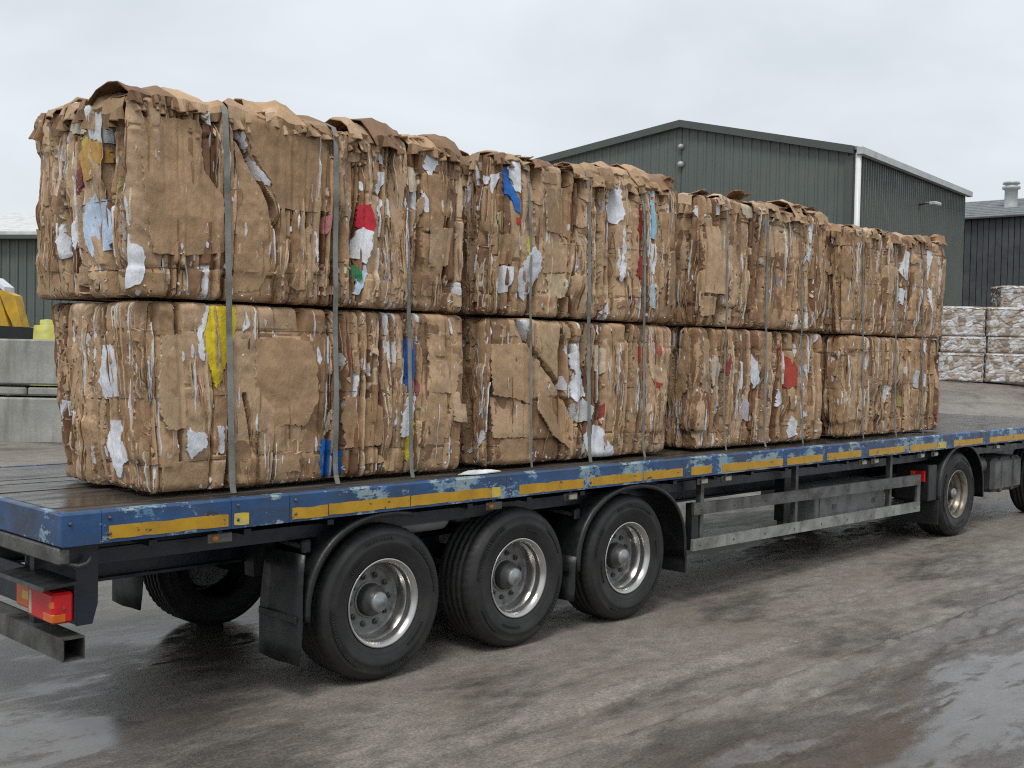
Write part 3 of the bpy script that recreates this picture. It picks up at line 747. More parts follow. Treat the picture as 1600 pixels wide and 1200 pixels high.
# landing legs, tool box, air tank, lamps
for yy in (.34, 2.04):
    lg = tp('landing_leg', MB().box(5.55, 5.68, yy, yy + .12, .52, 1.12, .006), M['black'])
    MB().box(5.575, 5.655, yy + .02, yy + .10, .36, .52, .004).build('inner_leg', M['steel'], lg)
    MB().box(5.50, 5.73, yy - .04, yy + .16, .335, .36, .004).build('foot', M['steel'], lg)
m = tp('tool_box', MB().box(5.98, 7.55, .22, .62, .44, .84, .012), M['galv'])
MB().box(6.05, 7.48, .205, .219, .48, .80, .006).build('lid', M['galv'], m)
for xx in (6.3, 7.2): MB().box(xx, xx + .07, .195, .206, .60, .65, .003).build('latch', M['steel'], m)
tp('air_tank', MB().lathe([(0, .08), (.05, .085), (.075, .12), (.078, .2), (.078, .66), (.075, .72), (.05, .76), (0, .765)], 20, 'x', (.0, .30, 1.00)), M['galv'])
tp('hose_drum', MB().lathe([(0, .80), (.05, .80), (.055, .83), (.055, .94), (.03, .97), (0, .97)], 16, 'x', (0, .26, 1.02)), M['steel'])
for xx, mt in ((-1.30, 'amber'), (.98, 'amber'), (1.83, 'lens'), (3.62, 'lens'), (4.0, 'lens'), (6.62, 'lens'), (6.9, 'lens'), (8.05, 'lens'), (8.42, 'lens'), (10.3, 'lens')):
    ml = tp('marker_lamp', MB().box(xx - .045, xx + .12, .045, .06, 1.065, 1.125, .005), M['steel'])
    MB().lathe([(0, -.022), (.018, -.018), (.024, .0)], 12, 'y', (xx, .045, 1.095)).build('lens', M[mt], ml) if mt == 'amber' else MB().box(xx, xx + .09, .025, .046, 1.075, 1.115, .006).build('lens', M[mt], ml)
    MB().box(xx + .02, xx + .05, .05, .07, 1.12, 1.148).build('bracket', M['black'], ml)

# ================================================================== TRUCK UNDER THE FRONT OF THE DECK
tk = thing('truck_unit', (9.15, 1.25, .035), 'dark truck chassis with mudguarded single rear wheel under the front of the deck', 'truck')
KO = (-9.15, -1.25, 0)
def kp(name, mb, mat): return mb.build(name, mat, tk, KO)
for yo, far in ((.06, False), (2.44, True)):
    put_wheel(tk, 9.17, yo, RW - .004, far, .9, KO, WM2); put_wheel(tk, 12.32, yo + (.02 if not far else -.02), RW - .004, far, .2, KO, WM2)
kp('axle', MB().tube([(9.17, .3, RW), (9.17, 2.2, RW)], .09, 14), M['black']); kp('axle', MB().tube([(12.32, .3, RW), (12.32, 2.2, RW)], .07, 14), M['black'])
for yy in (.80, 1.62): kp('frame_rail', MB().box(8.2, 13.9, yy, yy + .08, .72, .96), M['black'])
kp('fifth_wheel', MB().box(9.0, 10.2, .8, 1.7, .962, .978), M['steel'])
for far in (0, 1):
    m = mudguard(9.22, .525, .665, .625, -8, 184, 0, .46, tk)
    m.v = [(x, (2.485 - y) if far else .015 + y, z) for x, y, z in m.v]; kp('mudguard', m, M['plastic'])
    y0, y1 = (.02, .46) if not far else (2.04, 2.48)
    kp('mud_flap', MB().box(8.535, 8.55, y0, y1, .20, .50, .004), M['plastic'])
    kp('lamp_panel', MB().box(8.30, 8.52, y0 + .02, y1, .50, .93, .01), M['black'])
    l = kp('tail_lamp', MB().box(8.275, 8.30, y0 + .06, y0 + .24, .73, .86, .006), M['red'])
    MB().box(8.268, 8.276, y0 + .18, y0 + .235, .74, .85, .003).build('indicator_lens', M['orange'], l)
    q = kp('fuel_tank' if not far else 'battery_box', MB().box(10.55, 11.55, .16 if not far else 1.9, .62 if not far else 2.34, .42, .88, .05), M['steel' if not far else 'black'])
    for xx in (10.8, 11.2): MB().box(xx, xx + .05, (.15 if not far else 1.89), (.63 if not far else 2.35), .41, .89, .05).build('tank_strap', M['steel'], q)
kp('number_plate_bar', MB().box(8.10, 8.13, .6, 1.9, .35, .44, .005), M['steel'])
kp('air_filter', MB().lathe([(0, 10.15), (.10, 10.16), (.12, 10.2), (.12, 10.42), (0, 10.44)], 18, 'x', (0, .32, .80)), M['steel'])

SCRAPS = [
 ('u1', (0.55,0.66,0.82),[0.897,0.624,1.007,0.553,1.062,0.424,1.051,0.325,0.959,0.267,0.808,0.242,0.736,0.328,0.714,0.459,0.76,0.558]),
 ('u1', (0.62,0.67,0.7),[0.761,1.191,0.981,1.18,1.01,1.051,0.986,0.898,0.836,0.946,0.791,1.092]),
 ('u1', (0.5,0.29,0.07),[0.808,0.937,0.959,0.901,1.001,0.815,0.895,0.725,0.757,0.687,0.713,0.806,0.683,0.861]),
 ('u1', (0.58,0.44,0.1),[0.667,0.972,0.794,0.958,0.795,0.887,0.674,0.888]),
 ('u1', (0.56,0.5,0.4),[0.504,1.115,0.721,1.126,0.78,0.978,0.609,0.998,0.491,1.051]),
 ('u1', (0.74,0.76,0.8),[1.272,0.301,1.331,0.293,1.339,0.171,1.313,0.084,1.248,0.032,1.216,0.078,1.227,0.188,1.247,0.396]),
 ('u1', (0.74,0.76,0.8),[0.428,0.464,0.473,0.448,0.491,0.262,0.447,0.237]),
 ('u1', (0.74,0.76,0.8),[0.517,0.445,0.59,0.48,0.622,0.308,0.55,0.286]),
 ('u1', (0.74,0.76,0.8),[1.668,1.243,1.733,1.241,1.778,1.096,1.771,1.032,1.721,1.068,1.698,1.159]),
 ('u1', (0.74,0.76,0.8),[1.953,1.215,1.978,1.115,2.017,0.99,2.026,0.913,1.972,1.01,1.926,1.055,1.918,1.093]),
 ('u1', (0.74,0.76,0.8),[2.042,0.902,2.176,0.747,2.153,0.718,2.082,0.789]),
 ('u1', (0.5,0.02,0.04),[2.894,0.689,2.976,0.697,3.016,0.557,2.98,0.511,2.879,0.545]),
 ('u1', (0.74,0.76,0.8),[2.915,0.541,2.986,0.511,2.982,0.395,2.938,0.306,2.847,0.342,2.872,0.458]),
 ('u1', (0.03,0.2,0.08),[2.848,0.314,2.894,0.274,2.923,0.19,2.887,0.173,2.849,0.257]),
 ('u1', (0.5,0.62,0.75),[2.939,0.291,2.958,0.249,2.907,0.081,2.87,0.086,2.887,0.173]),
 ('u1', (0.74,0.76,0.8),[3.061,1.09,3.128,1.019,3.109,0.988,3.053,1.01]),
 ('u1', (0.74,0.76,0.8),[3.045,0.922,3.101,0.936,3.094,0.855,3.03,0.761,3.011,0.788]),
 ('u1', (0.74,0.76,0.8),[3.067,0.765,3.096,0.725,3.052,0.618,3.032,0.66]),
 ('u1', (0.74,0.76,0.8),[3.133,0.772,3.162,0.746,3.155,0.628,3.12,0.654]),
 ('u1', (0.6,0.62,0.62),[3.412,1.281,3.502,1.28,3.435,1.135,3.377,1.097]),
 ('u1', (0.74,0.76,0.8),[3.513,1.236,3.586,1.186,3.599,1.051,3.5,0.926,3.468,1.034]),
 ('u1', (0.74,0.76,0.8),[3.462,0.838,3.494,0.782,3.506,0.707,3.466,0.688,3.444,0.776]),
 ('u1', (0.56,0.47,0.35),[3.31,1.014,3.389,0.994,3.403,0.832,3.334,0.824,3.284,0.878]),
 ('u1', (0.55,0.22,0.2),[2.598,0.575,2.675,0.603,2.693,0.528,2.617,0.465,2.582,0.504]),
 ('u1', (0.74,0.76,0.8),[2.973,1.3,3.029,1.28,3.022,1.15,2.984,1.216]),
 ('u1', 'P',[1.336,1.032,1.517,1.049,1.711,1.06,1.725,0.77,1.85,0.631,1.862,0.29,1.639,0.261,1.405,0.25,1.355,0.479,1.335,0.782]),
 ('u1', 'P',[1.983,1.24,2.319,1.263,2.621,1.174,2.669,0.889,2.674,0.624,2.429,0.599,2.234,0.607,2.184,0.761,2.064,0.918,1.985,1.116]),
 ('u1', 'P',[3.508,0.587,3.756,0.609,3.783,0.348,3.515,0.315]),
 ('u1', 'P',[1.929,0.289,2.16,0.306,2.177,0.213,2.116,0.076,1.933,0.047]),
 ('l1', (0.74,0.76,0.8),[0.71,0.87,0.818,0.882,0.891,0.771,0.905,0.659,0.86,0.568,0.704,0.55,0.654,0.651,0.677,0.721]),
 ('l1', (0.74,0.76,0.8),[0.755,0.421,0.898,0.424,0.946,0.326,0.961,0.193,0.88,0.152,0.822,0.074,0.749,0.141,0.686,0.251]),
 ('l1', (0.74,0.76,0.8),[0.14,0.513,0.248,0.506,0.223,0.409,0.155,0.454]),
 ('l1', (0.74,0.76,0.8),[0.289,0.425,0.354,0.464,0.369,0.37,0.29,0.365]),
 ('l1', (0.42,0.38,0.12),[0.291,0.353,0.356,0.357,0.337,0.261,0.284,0.281]),
 ('l1', (0.72,0.55,0.02),[1.608,1.135,1.765,1.133,1.767,1.012,1.722,0.908,1.697,0.804,1.666,0.701,1.628,0.61,1.588,0.746,1.561,0.871,1.559,0.95]),
 ('l1', (0.74,0.76,0.8),[1.589,1.143,1.615,1.133,1.547,0.95,1.555,0.78,1.517,0.825,1.515,0.949]),
 ('l1', (0.74,0.76,0.8),[1.429,0.377,1.568,0.338,1.562,0.27,1.499,0.239,1.45,0.196,1.424,0.254]),
 ('l1', (0.74,0.76,0.8),[1.625,0.393,1.671,0.391,1.679,0.23,1.647,0.22]),
 ('l1', (0.6,0.57,0.52),[1.946,0.853,2.051,0.807,2.123,0.76,2.066,0.724,1.995,0.771]),
 ('l1', (0.74,0.76,0.8),[1.833,1.096,1.854,1.015,1.794,0.967]),
 ('l1', (0.02,0.15,0.5),[2.396,0.281,2.526,0.263,2.605,0.184,2.632,-0.001,2.5,0.002,2.408,0.033,2.391,0.133]),
 ('l1', (0.6,0.5,0.42),[2.446,0.439,2.491,0.488,2.478,0.339,2.418,0.292]),
 ('l1', (0.03,0.11,0.38),[3.114,0.96,3.184,0.935,3.18,0.698,3.157,0.579,3.113,0.632]),
 ('l1', (0.74,0.76,0.8),[3.131,0.579,3.176,0.499,3.164,0.288,3.104,0.257,3.069,0.305,3.1,0.448]),
 ('l1', (0.55,0.45,0.04),[3.161,0.407,3.197,0.366,3.185,0.102,3.133,0.091,3.122,0.224]),
 ('l1', (0.74,0.76,0.8),[1.99,1.131,2.018,1.12,2.026,1.044,1.995,1.066]),
 ('l1', (0.74,0.76,0.8),[2.362,0.908,2.393,0.81,2.372,0.736,2.348,0.834]),
 ('l1', 'P',[1.281,0.932,1.452,0.947,1.423,0.779,1.419,0.601,1.416,0.388,1.288,0.382,1.244,0.515,1.248,0.669,1.27,0.811]),
 ('l1', 'P',[1.26,0.185,1.412,0.187,1.577,0.144,1.578,0.03,1.44,-0.011,1.268,0.008]),
 ('l1', 'P',[1.904,0.935,2.127,0.945,2.302,0.919,2.349,0.785,2.353,0.54,2.253,0.372,2.122,0.388,1.899,0.348,1.888,0.642]),
 ('l1', 'P',[2.598,0.561,2.805,0.545,2.922,0.479,2.927,0.219,2.62,0.208,2.585,0.411]),
 ('l1', 'P',[3.316,0.925,3.487,0.928,3.533,0.574,3.333,0.577]),
 ('l1', 'P',[3.315,0.564,3.478,0.561,3.522,0.247,3.323,0.255]),
 ('u2', (0.02,0.14,0.48),[1.425,1.125,1.477,1.132,1.524,0.998,1.597,0.897,1.601,0.775,1.556,0.795,1.509,0.911,1.439,0.922]),
 ('u2', (0.74,0.76,0.8),[1.534,1.272,1.596,1.251,1.617,1.119,1.605,0.922,1.542,0.964,1.485,1.127]),
 ('u2', (0.74,0.76,0.8),[1.308,1.044,1.401,1.068,1.386,0.994,1.321,0.897]),
 ('u2', (0.74,0.76,0.8),[1.236,1.036,1.3,1.031,1.293,0.977,1.243,0.977]),
 ('u2', (0.5,0.05,0.03),[1.566,0.747,1.619,0.752,1.629,0.704,1.577,0.687]),
 ('u2', (0.55,0.52,0.05),[1.695,0.599,1.734,0.627,1.747,0.467,1.699,0.451]),
 ('u2', (0.74,0.76,0.8),[1.759,0.549,1.844,0.487,1.856,0.375,1.805,0.234,1.709,0.118,1.635,0.2,1.614,0.298,1.664,0.412]),
 ('u2', (0.74,0.76,0.8),[1.438,0.366,1.55,0.373,1.545,0.257,1.512,0.17,1.443,0.166]),
 ('u2', (0.74,0.76,0.8),[2.765,1.291,2.843,1.193,2.876,0.873,2.803,0.813,2.717,0.858,2.693,0.936,2.742,1.048]),
 ('u2', (0.74,0.76,0.8),[2.878,0.82,2.92,0.688,2.923,0.485,2.864,0.318,2.828,0.411,2.876,0.576]),
 ('u2', (0.25,0.03,0.08),[2.975,1.141,3.063,1.138,3.033,1.066,2.977,1.074]),
 ('u2', (0.25,0.02,0.02),[3.091,0.977,3.148,0.955,3.146,0.707,3.089,0.729]),
 ('u2', (0.3,0.03,0.03),[3.095,0.592,3.151,0.569,3.125,0.374,3.068,0.398]),
 ('u2', (0.45,0.55,0.66),[3.317,1.278,3.348,1.198,3.325,1.084,3.254,1.132]),
 ('u2', (0.3,0.52,0.66),[3.268,1.064,3.314,1.055,3.345,0.863,3.315,0.735,3.265,0.73,3.274,0.912]),
 ('u2', (0.74,0.76,0.8),[3.271,0.689,3.329,0.68,3.347,0.513,3.305,0.413,3.245,0.479]),
 ('u2', (0.48,0.62,0.7),[3.273,0.341,3.331,0.33,3.362,0.121,3.27,0.132,3.243,0.228]),
 ('u2', 'P',[1.883,1.009,2.292,1.062,2.3,0.818,2.306,0.637,1.893,0.678,1.888,0.853]),
 ('u2', 'P',[1.878,0.577,2.297,0.611,2.265,0.375,1.885,0.345]),
 ('u2', 'Q',[1.922,0.335,2.168,0.357,2.175,0.164,1.984,0.143]),
 ('u2', 'P',[1.397,0.598,1.535,0.622,1.541,0.391,1.394,0.381]),
 ('u2', 'P',[3.506,0.623,3.66,0.649,3.679,0.177,3.501,0.141]),
 ('l2', (0.46,0.32,0.18),[1.885,1.148,1.962,1.088,2.027,0.834,2.01,0.744,1.954,0.731,1.82,0.857,1.789,0.97]),
 ('l2', (0.74,0.76,0.8),[2.306,0.928,2.402,0.771,2.43,0.52,2.271,0.483,2.238,0.575,2.284,0.705,2.23,0.835]),
 ('l2', (0.74,0.76,0.8),[2.113,0.834,2.166,0.705,2.238,0.575,2.231,0.51,2.129,0.628,2.096,0.757]),
 ('l2', (0.66,0.67,0.67),[2.262,0.464,2.411,0.494,2.494,0.439,2.488,0.333,2.357,0.304,2.296,0.338]),
 ('l2', (0.74,0.76,0.8),[2.561,0.297,2.657,0.234,2.681,0.152,2.789,0.079,2.791,0.024,2.676,-0.021,2.467,0.028,2.424,0.096,2.41,0.203]),
 ('l2', (0.56,0.47,0.35),[2.507,0.957,2.664,0.92,2.691,0.759,2.61,0.691,2.515,0.745]),
 ('l2', (0.74,0.76,0.8),[1.611,1.152,1.665,1.141,1.725,0.943,1.633,1.016]),
 ('l2', (0.74,0.76,0.8),[2.553,1.118,2.598,1.039,2.548,0.985,2.515,1.037]),
 ('l2', (0.4,0.05,0.04),[3.13,0.968,3.233,0.942,3.227,0.816,3.159,0.802]),
 ('l2', (0.42,0.06,0.05),[3.347,0.986,3.43,0.945,3.41,0.86,3.35,0.888]),
 ('l2', (0.38,0.04,0.03),[3.29,0.648,3.466,0.618,3.362,0.584]),
 ('l2', (0.4,0.05,0.04),[3.2,0.732,3.246,0.718,3.244,0.648,3.202,0.676]),
 ('l2', (0.74,0.76,0.8),[3.112,0.259,3.157,0.243,3.15,0.146,3.107,0.092]),
 ('l2', 'P',[1.313,0.936,1.707,0.943,1.748,0.806,1.739,0.468,1.576,0.521,1.332,0.549,1.31,0.731]),
 ('l2', 'P',[1.375,0.207,1.711,0.205,1.735,0.016,1.381,-0.001]),
 ('l2', 'P',[1.828,0.58,2.092,0.577,2.232,0.458,2.284,0.077,1.989,0.219,1.796,0.429]),
 ('l2', 'P',[1.332,0.537,1.721,0.468,1.729,0.217,1.358,0.22]),
 ('u3', (0.74,0.76,0.8),[1.536,1.24,1.597,1.229,1.681,1.049,1.605,1.041]),
 ('u3', (0.56,0.47,0.35),[1.906,1.229,2.245,1.247,2.268,1.106,2.042,1.049,1.944,1.092]),
 ('u3', (0.74,0.76,0.8),[2.583,1.229,2.653,1.218,2.573,1.081,2.523,1.058]),
 ('u3', (0.74,0.76,0.8),[2.769,0.646,2.849,0.623,2.853,0.399,2.776,0.368]),
 ('u3', (0.74,0.76,0.8),[3.265,1.242,3.331,1.211,3.291,0.91,3.238,0.916]),
 ('u3', (0.74,0.76,0.8),[3.21,0.875,3.293,0.863,3.258,0.688,3.199,0.741]),
 ('u3', (0.74,0.76,0.8),[1.235,1.108,1.308,1.061,1.303,0.893,1.216,1.05]),
 ('u3', 'P',[1.313,0.912,1.61,0.939,1.716,0.619,1.699,0.306,1.368,0.306]),
 ('u3', 'P',[1.311,0.27,1.578,0.283,1.555,0.109,1.319,0.084]),
 ('u4', (0.74,0.76,0.8),[2.716,1.026,2.815,0.98,2.789,0.653,2.615,0.75]),
 ('u4', (0.74,0.76,0.8),[3.371,1.21,3.484,1.209,3.467,0.938,3.331,0.683,3.335,0.996]),
 ('u4', (0.74,0.76,0.8),[3.377,0.608,3.477,0.579,3.461,0.286,3.379,0.44]),
 ('u4', (0.74,0.76,0.8),[2.665,0.57,2.758,0.542,2.712,0.367,2.651,0.429]),
 ('u4', (0.56,0.47,0.35),[1.476,1.223,1.582,1.213,1.653,1.077,1.547,1.088]),
 ('l3', (0.56,0.47,0.35),[1.486,0.901,1.563,0.85,1.649,0.642,1.499,0.591,1.449,0.712]),
 ('l3', (0.74,0.76,0.8),[1.606,0.573,1.728,0.589,1.724,0.343,1.664,0.292]),
 ('l3', (0.74,0.76,0.8),[2.177,0.91,2.28,0.82,2.322,0.638,2.226,0.567,2.121,0.693]),
 ('l3', (0.5,0.45,0.5),[2.032,0.515,2.134,0.423,2.142,0.243,1.979,0.284]),
 ('l3', (0.74,0.76,0.8),[2.633,0.563,2.707,0.487,2.764,0.411,2.625,0.377]),
 ('l3', (0.36,0.05,0.03),[2.807,0.955,2.861,0.937,3.051,0.768,3.005,0.597,2.917,0.56,2.805,0.636]),
 ('l3', (0.74,0.76,0.8),[3.173,0.903,3.237,0.769,3.229,0.557,3.156,0.538,3.13,0.673]),
 ('l3', (0.74,0.76,0.8),[3.14,0.481,3.185,0.326,3.32,0.265,3.153,0.241,3.083,0.31]),
 ('l3', (0.74,0.76,0.8),[2.968,0.275,3.062,0.215,3.052,0.062,2.943,0.048,2.936,0.181]),
 ('l3', (0.74,0.76,0.8),[3.138,0.174,3.188,0.134,3.182,0.038,3.108,0.041]),
 ('l3', (0.74,0.76,0.8),[2.307,0.256,2.373,0.272,2.384,0.052,2.317,0.055]),
 ('l4', (0.74,0.76,0.8),[1.172,0.899,1.222,0.869,1.208,0.808,1.175,0.828]),
 ('l4', (0.74,0.76,0.8),[1.19,0.686,1.24,0.658,1.204,0.606]),
 ('l4', (0.62,0.64,0.66),[3.035,0.753,3.161,0.731,3.15,0.531,2.999,0.555]),
 ('l4', (0.74,0.76,0.8),[2.331,0.582,2.412,0.538,2.377,0.367,2.3,0.348]),
 ('l4', (0.74,0.76,0.8),[3.263,1.089,3.366,1.069,3.324,0.934,3.245,0.977]),
 ('l4', (0.74,0.76,0.8),[3.274,0.709,3.341,0.687,3.327,0.529,3.259,0.552]),
]
# ================================================================== CARDBOARD BALES
BALES = {  # x0, y0 (near face), z0, length, depth, height, lean of the rear face
 'l1': (-1.58, .30, 1.345, 2.45, 1.18, 1.14, -.07), 'l2': (1.18, .30, 1.345, 2.30, 1.30, 1.14, 0), 'l3': (3.90, .30, 1.345, 2.25, 1.30, 1.14, 0), 'l4': (6.60, .30, 1.345, 2.48, 1.30, 1.13, 0),
 'u1': (-1.70, .29, 2.505, 2.58, 1.28, 1.16, -.04), 'u2': (1.14, .29, 2.505, 2.39, 1.30, 1.20, 0), 'u3': (3.86, .29, 2.50, 2.30, 1.30, 1.20, 0), 'u4': (6.56, .29, 2.49, 2.54, 1.30, 1.17, 0)}
LABELS = {
 'l1': 'crushed cardboard bale with tall yellow sheet, bottom of the rearmost stack',
 'u1': 'largest crushed cardboard bale, top of the rearmost stack, pale blue sheet on its end',
 'l2': 'cardboard bale on the deck with diagonal tear and white sheets, second stack from the tail',
 'u2': 'cardboard bale with blue and white strip, top of the second stack from the tail',
 'l3': 'cardboard bale with dark red and white streaks, bottom of the third stack from the tail',
 'u3': 'plain brown cardboard bale on top of the third stack from the tail',
 'l4': 'bottom cardboard bale of the foremost stack, nearest the truck',
 'u4': 'top cardboard bale of the foremost stack, nearest the truck'}
BROWNS = np.array((1.06, 1.085, 1.17)) * np.array([(.43, .272, .143), (.40, .248, .128), (.355, .215, .107), (.47, .31, .172), (.30, .172, .084), (.44, .288, .162), (.24, .133, .066), (.52, .36, .215)])
DARK = np.array((.17, .085, .045))
WHITE = np.array((.72, .73, .75))

GASHES = [('u1', [(.61, 1.16), (.676, 1.02), (.81, .78), (.906, .615), (.949, .43), (.95, .35)], .015, .13), ('l2', [(.30, 1.10), (.426, .918), (.52, .832), (.674, .706), (.792, .577), (.932, .458), (1.017, .285)], .022, .14), ('u1', [(.08, 1.10), (.11, .90), (.10, .72)], .014, .12), ('l1', [(.0, 1.08), (-.005, .6), (.0, .1)], .010, .10), ('l1', [(.63, .58), (.66, .42), (.69, .2)], .012, .1), ('u1', [(-.05, 1.1), (-.045, .5), (-.05, .05)], .012, .12)]
class Bale:
    def __init__(s, key, seed):
        s.key = key; s.x0, s.y0, s.z0, s.L, s.W, s.H, s.lean = BALES[key]
        s.rng = np.random.RandomState(seed); s.seed = seed
        s.S = s.L + s.W
        far = {'1': 0, '2': 1, '3': 2, '4': 3}[key[1]]
        s.res = (.0062, .0075, .010, .012)[far]; s.rez = (.0115, .0125, .015, .018)[far]
        s.up = key[0] == 'u'
        s.layers(); s.field()
    def layers(s):
        r = s.rng; b = [0.0]; kind = []
        while b[-1] < s.S + .3:
            pos = b[-1]
            narrow = r.rand() < (.45 if pos < s.W + .45 * s.L else .68)
            if narrow:
                for _ in range(r.randint(3, 9)):
                    b.append(b[-1] + r.uniform(.022, .070)); kind.append(1)
            else:
                b.append(b[-1] + r.uniform(.10, .34)); kind.append(0)
        s.b = np.array(b); s.kind = np.array(kind)
        n = len(kind); s.tilt = r.normal(0, .10, n) + np.where(s.kind == 1, np.repeat(r.choice([-.36, .36], n // 5 + 1), 5)[:n], 0)
        s.off = r.normal(0, .006, n) + np.where(s.kind == 1, r.normal(-.003, .008, n), 0)
        s.cdep = np.where(r.rand(n) < .5, r.uniform(.06, .16, n), r.uniform(.02, .05, n))
        s.wide = np.where(r.rand(n) < .24, r.uniform(1.6, 2.8, n), 1.0)
        s.nz = r.randint(1, 4, n); s.zb = r.uniform(.08, .92, (n, 3)) * s.H
        s.zb[:, 0] = np.where(r.rand(n) < .55, s.H * r.uniform(.13, .19, n), s.zb[:, 0])
        s.zb[:, 1] = np.where(r.rand(n) < .55, s.H * r.uniform(.80, .87, n), s.zb[:, 1])
        s.coff = r.normal(0, .006, (n, 4)); s.ctilt = r.normal(0, .022, (n, 4))
        s.ccol = np.repeat(r.randint(0, len(BROWNS), n)[:, None], 4, 1); s.ccol = np.where(r.rand(n, 4) < .25, r.randint(0, 4, (n, 4)), s.ccol)
        s.cw = (r.rand(n, 4) < np.where(s.kind == 1, .06, .01)[:, None])
        s.cdk = np.repeat((r.rand(n) < np.where(s.kind == 1, .22, 0))[:, None], 4, 1)
    def height(s, S, Z):
        sd = s.seed
        Sw = S + .075 * fbm(S * 1.1, Z * 1.3, sd, 2) + .016 * fbm(S * 5, Z * 6, sd + 5, 3)
        Sw = np.clip(Sw, 0, s.b[-1] - 1e-4)
        i = np.clip(np.searchsorted(s.b, Sw, side='right') - 1, 0, len(s.kind) - 1)
        a, c = s.b[i], s.b[i + 1]; w = c - a; f = (Sw - a) / w
        dl, dr = Sw - a, c - Sw
        Zw = Z + .05 * fbm(S * 3, Z * 2, sd + 9, 3)
        j = np.zeros_like(i); zc = np.full(S.shape, 9.0)
        for k in range(3):
            on = k < s.nz[i]; zk = s.zb[i, k]
            j = j + (on & (Zw > zk)); zc = np.where(on, np.minimum(zc, np.abs(Zw - zk)), zc)
        h = s.off[i] + s.tilt[i] * (f - .5) * np.minimum(w, .10) + s.coff[i, j] + s.ctilt[i, j] * (Zw / s.H - .5)
        # cracks between layers, opening and closing along their length
        op = sstep(.12, .75, vn(S * 2.2, Z * 2.4, sd + 3)) * 1.3 + .22; wid = np.where(s.kind[i] == 1, .0060, .0075) * (.5 + 1.2 * op) * np.where(s.wide[i] > 1, s.wide[i] * np.clip(op - .25, .3, 1.2), 1.0)
        h = h - s.cdep[i] * op * np.exp(-(dl / wid) ** 2) - .6 * s.cdep[(i + 1) % len(s.kind)] * op * np.exp(-(dr / (wid * .8)) ** 2)
        h = h - .014 * np.exp(-(zc / .008) ** 2) * (.4 + op * .7)
        # pillowed panels, creases
        big = s.kind[i] == 0
        h = h + np.where(big, .005, .0) * np.sin(np.clip(f, 0, 1) * math.pi) ** .5
        ang = (i * 1.7 + j * .9); ca, sa = np.cos(ang), np.sin(ang)
        h = h + .022 * crease(S * ca + Z * sa + i * 3.3, -S * sa + Z * ca + j * 5.1, sd + 20) * np.where(big, 1.0, .6)
        h = h + .016 * fbm(S * 1.6, Z * 1.9, sd + 40, 2) + .010 * (tn((S + .03 * vn(S * 9, Z * 9, sd + 44)) * 26, (Z + .03 * vn(S * 9 + 5, Z * 9, sd + 45)) * 19, sd + 43) - .5)
        for (bk, pl, wd_, dp_) in GASHES:
            if bk != s.key: continue
            dd_ = np.full(S.shape, 9.0)
            for (a0, b0), (a1, b1) in zip(pl[:-1], pl[1:]):
                a0, a1 = a0 + s.W, a1 + s.W
                t_ = np.clip(((S - a0) * (a1 - a0) + (Z - b0) * (b1 - b0)) / ((a1 - a0) ** 2 + (b1 - b0) ** 2), 0, 1)
                dd_ = np.minimum(dd_, np.hypot(S - a0 - t_ * (a1 - a0), Z - b0 - t_ * (b1 - b0)))
            h = h - dp_ * np.exp(-(dd_ / (wd_ * (.5 + vn(S * 7, Z * 7, sd + 48)))) ** 4)
        # wires pressed in near top and bottom
        for zw in (.155, .845):
            zz = (zw + .02 * np.sin(S * 1.3 + sd)) * s.H
            h = h - .013 * np.exp(-((Z - zz) / .010) ** 2) * vn(S * 3, Z * 0, sd + 51)
        # deep pockets where a folded box has torn open
        pk = fbm(S * 3.6, Z * 2.2, sd + 60, 3)
        h = h - .0 * pk
        col = BROWNS[s.ccol[i, j]].copy()
        wt = s.cw[i, j] & (vn(S * 14, Z * 4, sd + 70) > .35)
        col[wt] = WHITE
        dk = s.cdk[i, j] & ~wt
        col[dk] = DARK * 1.15  # dark brown strips, partly painted in for the shadow inside cracks
        # pale torn liner: flakes where the brown face has been ripped off
        rip = vn(S * 26, Z * 9, sd + 80) * .6 + vn(S * 63, Z * 31, sd + 81) * .4
        col[(rip > .835)] = (.60, .49, .36)
        return h, col
    def field(s):
        ds = s.res; r0 = .075
        ns = int(s.S / ds) + 1; nz = int(s.H / s.rez) + 1
        s.sv = np.linspace(0, s.S, ns); s.zv = np.linspace(0, s.H, nz)
        SS, ZZ = np.meshgrid(s.sv, s.zv, indexing='ij')
        s.h, s.col = s.height(SS, ZZ)
        # smoothed upper envelope that loose sheets lie on
        k = max(1, int(.012 / ds)); e = s.h.copy()
        for _ in range(k):
            p = np.pad(e, 1, mode='edge'); e = np.maximum.reduce([p[1:-1, 1:-1], p[:-2, 1:-1], p[2:, 1:-1], p[1:-1, :-2], p[1:-1, 2:]])
        for _ in range(int(.016 / ds)):
            p = np.pad(e, 1, mode='edge'); e = (p[1:-1, 1:-1] * 2 + p[:-2, 1:-1] + p[2:, 1:-1] + p[1:-1, :-2] + p[1:-1, 2:]) / 6
        s.env = e
    def base(s, S, Z):
        """plan position and outward normal on the rounded outline, S measured from the far rear corner"""
        S = np.asarray(S, float); r = .035
        x = np.where(S < s.W, 0.0, S - s.W); y = np.where(S < s.W, s.W - S, 0.0)
        nx = np.where(S < s.W, -1.0, 0.0); ny = np.where(S < s.W, 0.0, -1.0)
        t = (S - (s.W - r)) / (2 * r); on = (t > 0) & (t < 1); an = np.clip(t, 0, 1) * math.pi / 2
        x = np.where(on, r - r * np.cos(an), x); y = np.where(on, r - r * np.sin(an), y)
        nx = np.where(on, -np.cos(an), nx); ny = np.where(on, -np.sin(an), ny)
        t = (S - (s.S - r)) / r; on = t > 0; an = np.clip(t, 0, 1) * math.pi / 2
